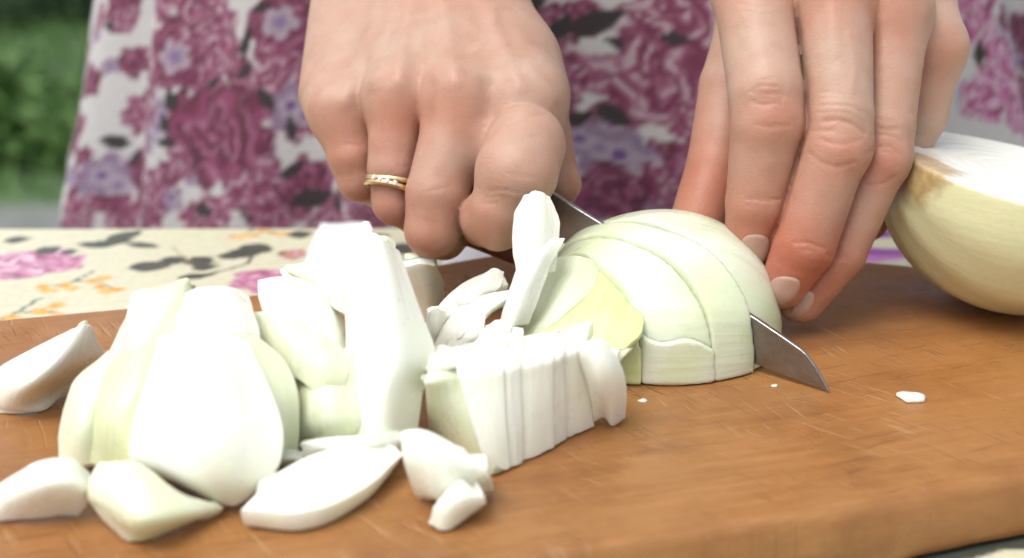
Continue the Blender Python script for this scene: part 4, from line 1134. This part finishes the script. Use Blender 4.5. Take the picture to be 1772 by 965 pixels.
# ------------------------------------------------------------------ the dress
DC = np.array([40.0, 762.0])
zs = np.unique(np.concatenate([np.linspace(-700, -120, 30), np.arange(-120, 110, 1.7), np.linspace(110, 560, 70)]))
ths = np.unique(np.concatenate([np.linspace(-math.pi, -math.pi/2 - 1.35, 40)[:-1], np.linspace(-math.pi/2 - 1.35, -math.pi/2 + 1.35, 460), np.linspace(-math.pi/2 + 1.35, math.pi, 120)[1:]]))[:-1]
TH, ZZ = np.meshgrid(ths, zs, indexing='ij'); th, z = TH.ravel(), ZZ.ravel()
a_ = np.interp(z, [-700, -300, -50, 65, 200, 330, 450, 530, 560], [355, 315, 281, 250, 205, 170, 190, 170, 90])
b_ = np.interp(z, [-700, -300, -50, 65, 200, 330, 450, 530, 560], [250, 195, 160, 150, 130, 115, 125, 95, 70])
fold = 1 + np.clip(np.interp(z, [-700, 100, 250], [0.06, 0.026, 0.004]), 0, 1)*(np.sin(th*13 + 0.6*np.sin(z*0.02) + 0.4) + 0.6*np.sin(th*23 + 1 + z*0.006))
x = DC[0] + a_*fold*np.sign(np.cos(th))*np.abs(np.cos(th))**0.9; y = DC[1] + b_*fold*np.sign(np.sin(th))*np.abs(np.sin(th))**0.9
Vd = np.stack([x, y, z], 1)
sx = (th + math.pi/2)*235; sy = z                       # cloth coordinates: round the body, up
fr = 612.0
def gD(px, py):
    r = ray(px, py); q = CAM + r*((fr - CAM[1])/r[1])
    s_ = math.asin(max(-0.995, min(0.995, (q[0] - DC[0])/266)))*235
    return s_, q[2]
kx = 4.0
BASE = (0.45, 0.435, 0.435); PLUM = (0.115, 0.017, 0.046); MAG = (0.180, 0.034, 0.088); ROSE = (0.27, 0.10, 0.165); PALE = (0.37, 0.27, 0.31); WINE = (0.066, 0.010, 0.028); LAV = (0.20, 0.135, 0.215); LLAV = (0.31, 0.255, 0.31); DK = (0.024, 0.017, 0.019)
col = np.tile(np.array(BASE), (len(x), 1)); fbD = Fbm(9); fbE = Fbm(14)
wx = sx + 5*fbE(sx, sy, 0.06); wy = sy + 5*fbE(sx + 50, sy + 20, 0.06)
nz = fbD(sx, sy, 0.05)
col = paint(col, sm(nz, 0.12, 0.3)*0.8, (0.30, 0.25, 0.32))
mot = []
fl = [  # px, py, radius px, kind
 (395,240,88,'r'), (1120,130,78,'s'), (290,120,62,'d'), (230,300,62,'d'), (475,55,60,'d'), (330,60,55,'m'), (215,150,50,'m'), (370,110,42,'m'), (960,60,40,'m'), (1000,130,42,'m'), (1150,20,60,'s'), (480,140,40,'m'),
 (510,200,42,'l'), (205,160,36,'l'), (1060,265,52,'l'), (1010,235,36,'l'), (1130,320,45,'m'), (1040,330,50,'r'), (480,330,50,'m'), (560,330,50,'r'), (300,370,40,'m'), (160,260,36,'m'), (150,370,45,'l'), (250,20,40,'m'), (420,380,36,'m'),
 (1190,200,40,'m'), (1700,40,62,'p'), (1745,140,55,'p'), (1690,190,40,'p'), (1640,20,40,'l'), (1750,220,40,'p'), (610,400,40,'m'), (700,390,40,'r'), (590,30,60,'r'), (850,330,60,'r'), (1350,60,60,'s'), (1480,200,60,'r'), (1250,300,50,'m')]
for k in range(430):
    mot.append((rng.uniform(-372, 300), rng.uniform(-95, 85), rng.uniform(5, 11), rng.choice(list('mmrrrld'))))
for (px, py, r, kd) in fl: mot.append((*gD(px, py), r/kx*1.12, kd))
for k in range(230):
    s_, zz_ = rng.uniform(-740, 740), rng.uniform(-690, 545)
    if -330 < s_ < 260 and -95 < zz_ < 85: continue
    mot.append((s_, zz_, rng.uniform(9, 22), rng.choice(list('rrsmmdlp'))))
for k in range(260):
    s_, zz_ = rng.uniform(-740, 740), rng.uniform(-690, 545)
    if k > 190: s_, zz_ = rng.uniform(-372, 300), rng.uniform(-95, 85)
    col = leaf(col, wx, wy, s_, zz_, rng.uniform(5, 12), rng.uniform(2.5, 5), rng.uniform(0, 6), DK)
for (s_, zz_, r, kd) in mot:
    sel = (np.abs(sx - s_) < r*1.5) & (np.abs(sy - zz_) < r*1.5)
    if not sel.any(): continue
    c, X_, Y_ = col[sel], wx[sel], wy[sel]
    if kd == 'r': c = rose(c, X_, Y_, s_, zz_, r, [PLUM, MAG, ROSE, WINE], fbD)
    elif kd == 's': c = rose(c, X_, Y_, s_, zz_, r, [MAG, PALE, ROSE, PLUM], fbD)
    elif kd == 'm': c = rose(c, X_, Y_, s_, zz_, r, [MAG, ROSE, PALE, PLUM], fbD)
    elif kd == 'p': c = rose(c, X_, Y_, s_, zz_, r, [(0.36, 0.09, 0.22), (0.46, 0.25, 0.37), (0.48, 0.38, 0.43), MAG], fbD)
    elif kd == 'd': c = rose(c, X_, Y_, s_, zz_, r, [MAG, PLUM, ROSE, WINE], fbD); c = daisy(c, X_, Y_, s_, zz_, r*0.5, LLAV, (0.17, 0.11, 0.27), LAV, s_)
    else: c = daisy(c, X_, Y_, s_, zz_, r, LAV, (0.12, 0.05, 0.18), LLAV, s_); c = daisy(c, X_, Y_, s_ + r*0.6, zz_ - r*0.4, r*0.5, LLAV, (0.16, 0.10, 0.25), LAV, zz_)
    col[sel] = c
for (px, py, L, W_, a) in ((420,90,30,10,1.4),(300,200,22,12,1.9),(300,250,20,9,-1.2),(200,240,18,8,1.2),(440,30,20,9,0.3),(1040,40,34,16,0.4),(990,45,24,12,1.0),(1150,70,20,9,0),(1235,70,22,14,1.4),(1060,195,28,13,-0.7),(1010,200,22,10,0.4),
                            (470,190,24,10,-0.9),(520,240,22,9,-1.2),(570,350,34,17,0.3),(530,300,20,9,0.7),(405,382,18,14,0.2),(430,140,20,9,0.9),(1170,290,18,9,0.4),(1640,120,18,9,1.2),(1700,110,22,10,1.4),(960,200,20,10,0.4),(1210,150,18,8,1.3),(175,340,18,8,1.2),(545,10,24,14,0.1),(365,170,15,8,0.7),(935,8,26,16,0.2)):
    s_, zz_ = gD(px, py); col = leaf(col, wx, wy, s_, zz_, L/kx*1.15, W_/kx*1.2, a, DK)
nzs = len(zs); nts = len(ths); F = []
for i in range(nts):
    k = (i+1) % nts
    for j in range(nzs-1): F.append((i*nzs + j, k*nzs + j, k*nzs + j+1, i*nzs + j+1))
dress = mesh_obj('dress', Vd, F, M['dress'], person, color=col); fix_normals(dress)
dress['label'] = 'dress printed with plum roses, lavender flowers and dark leaves on white'
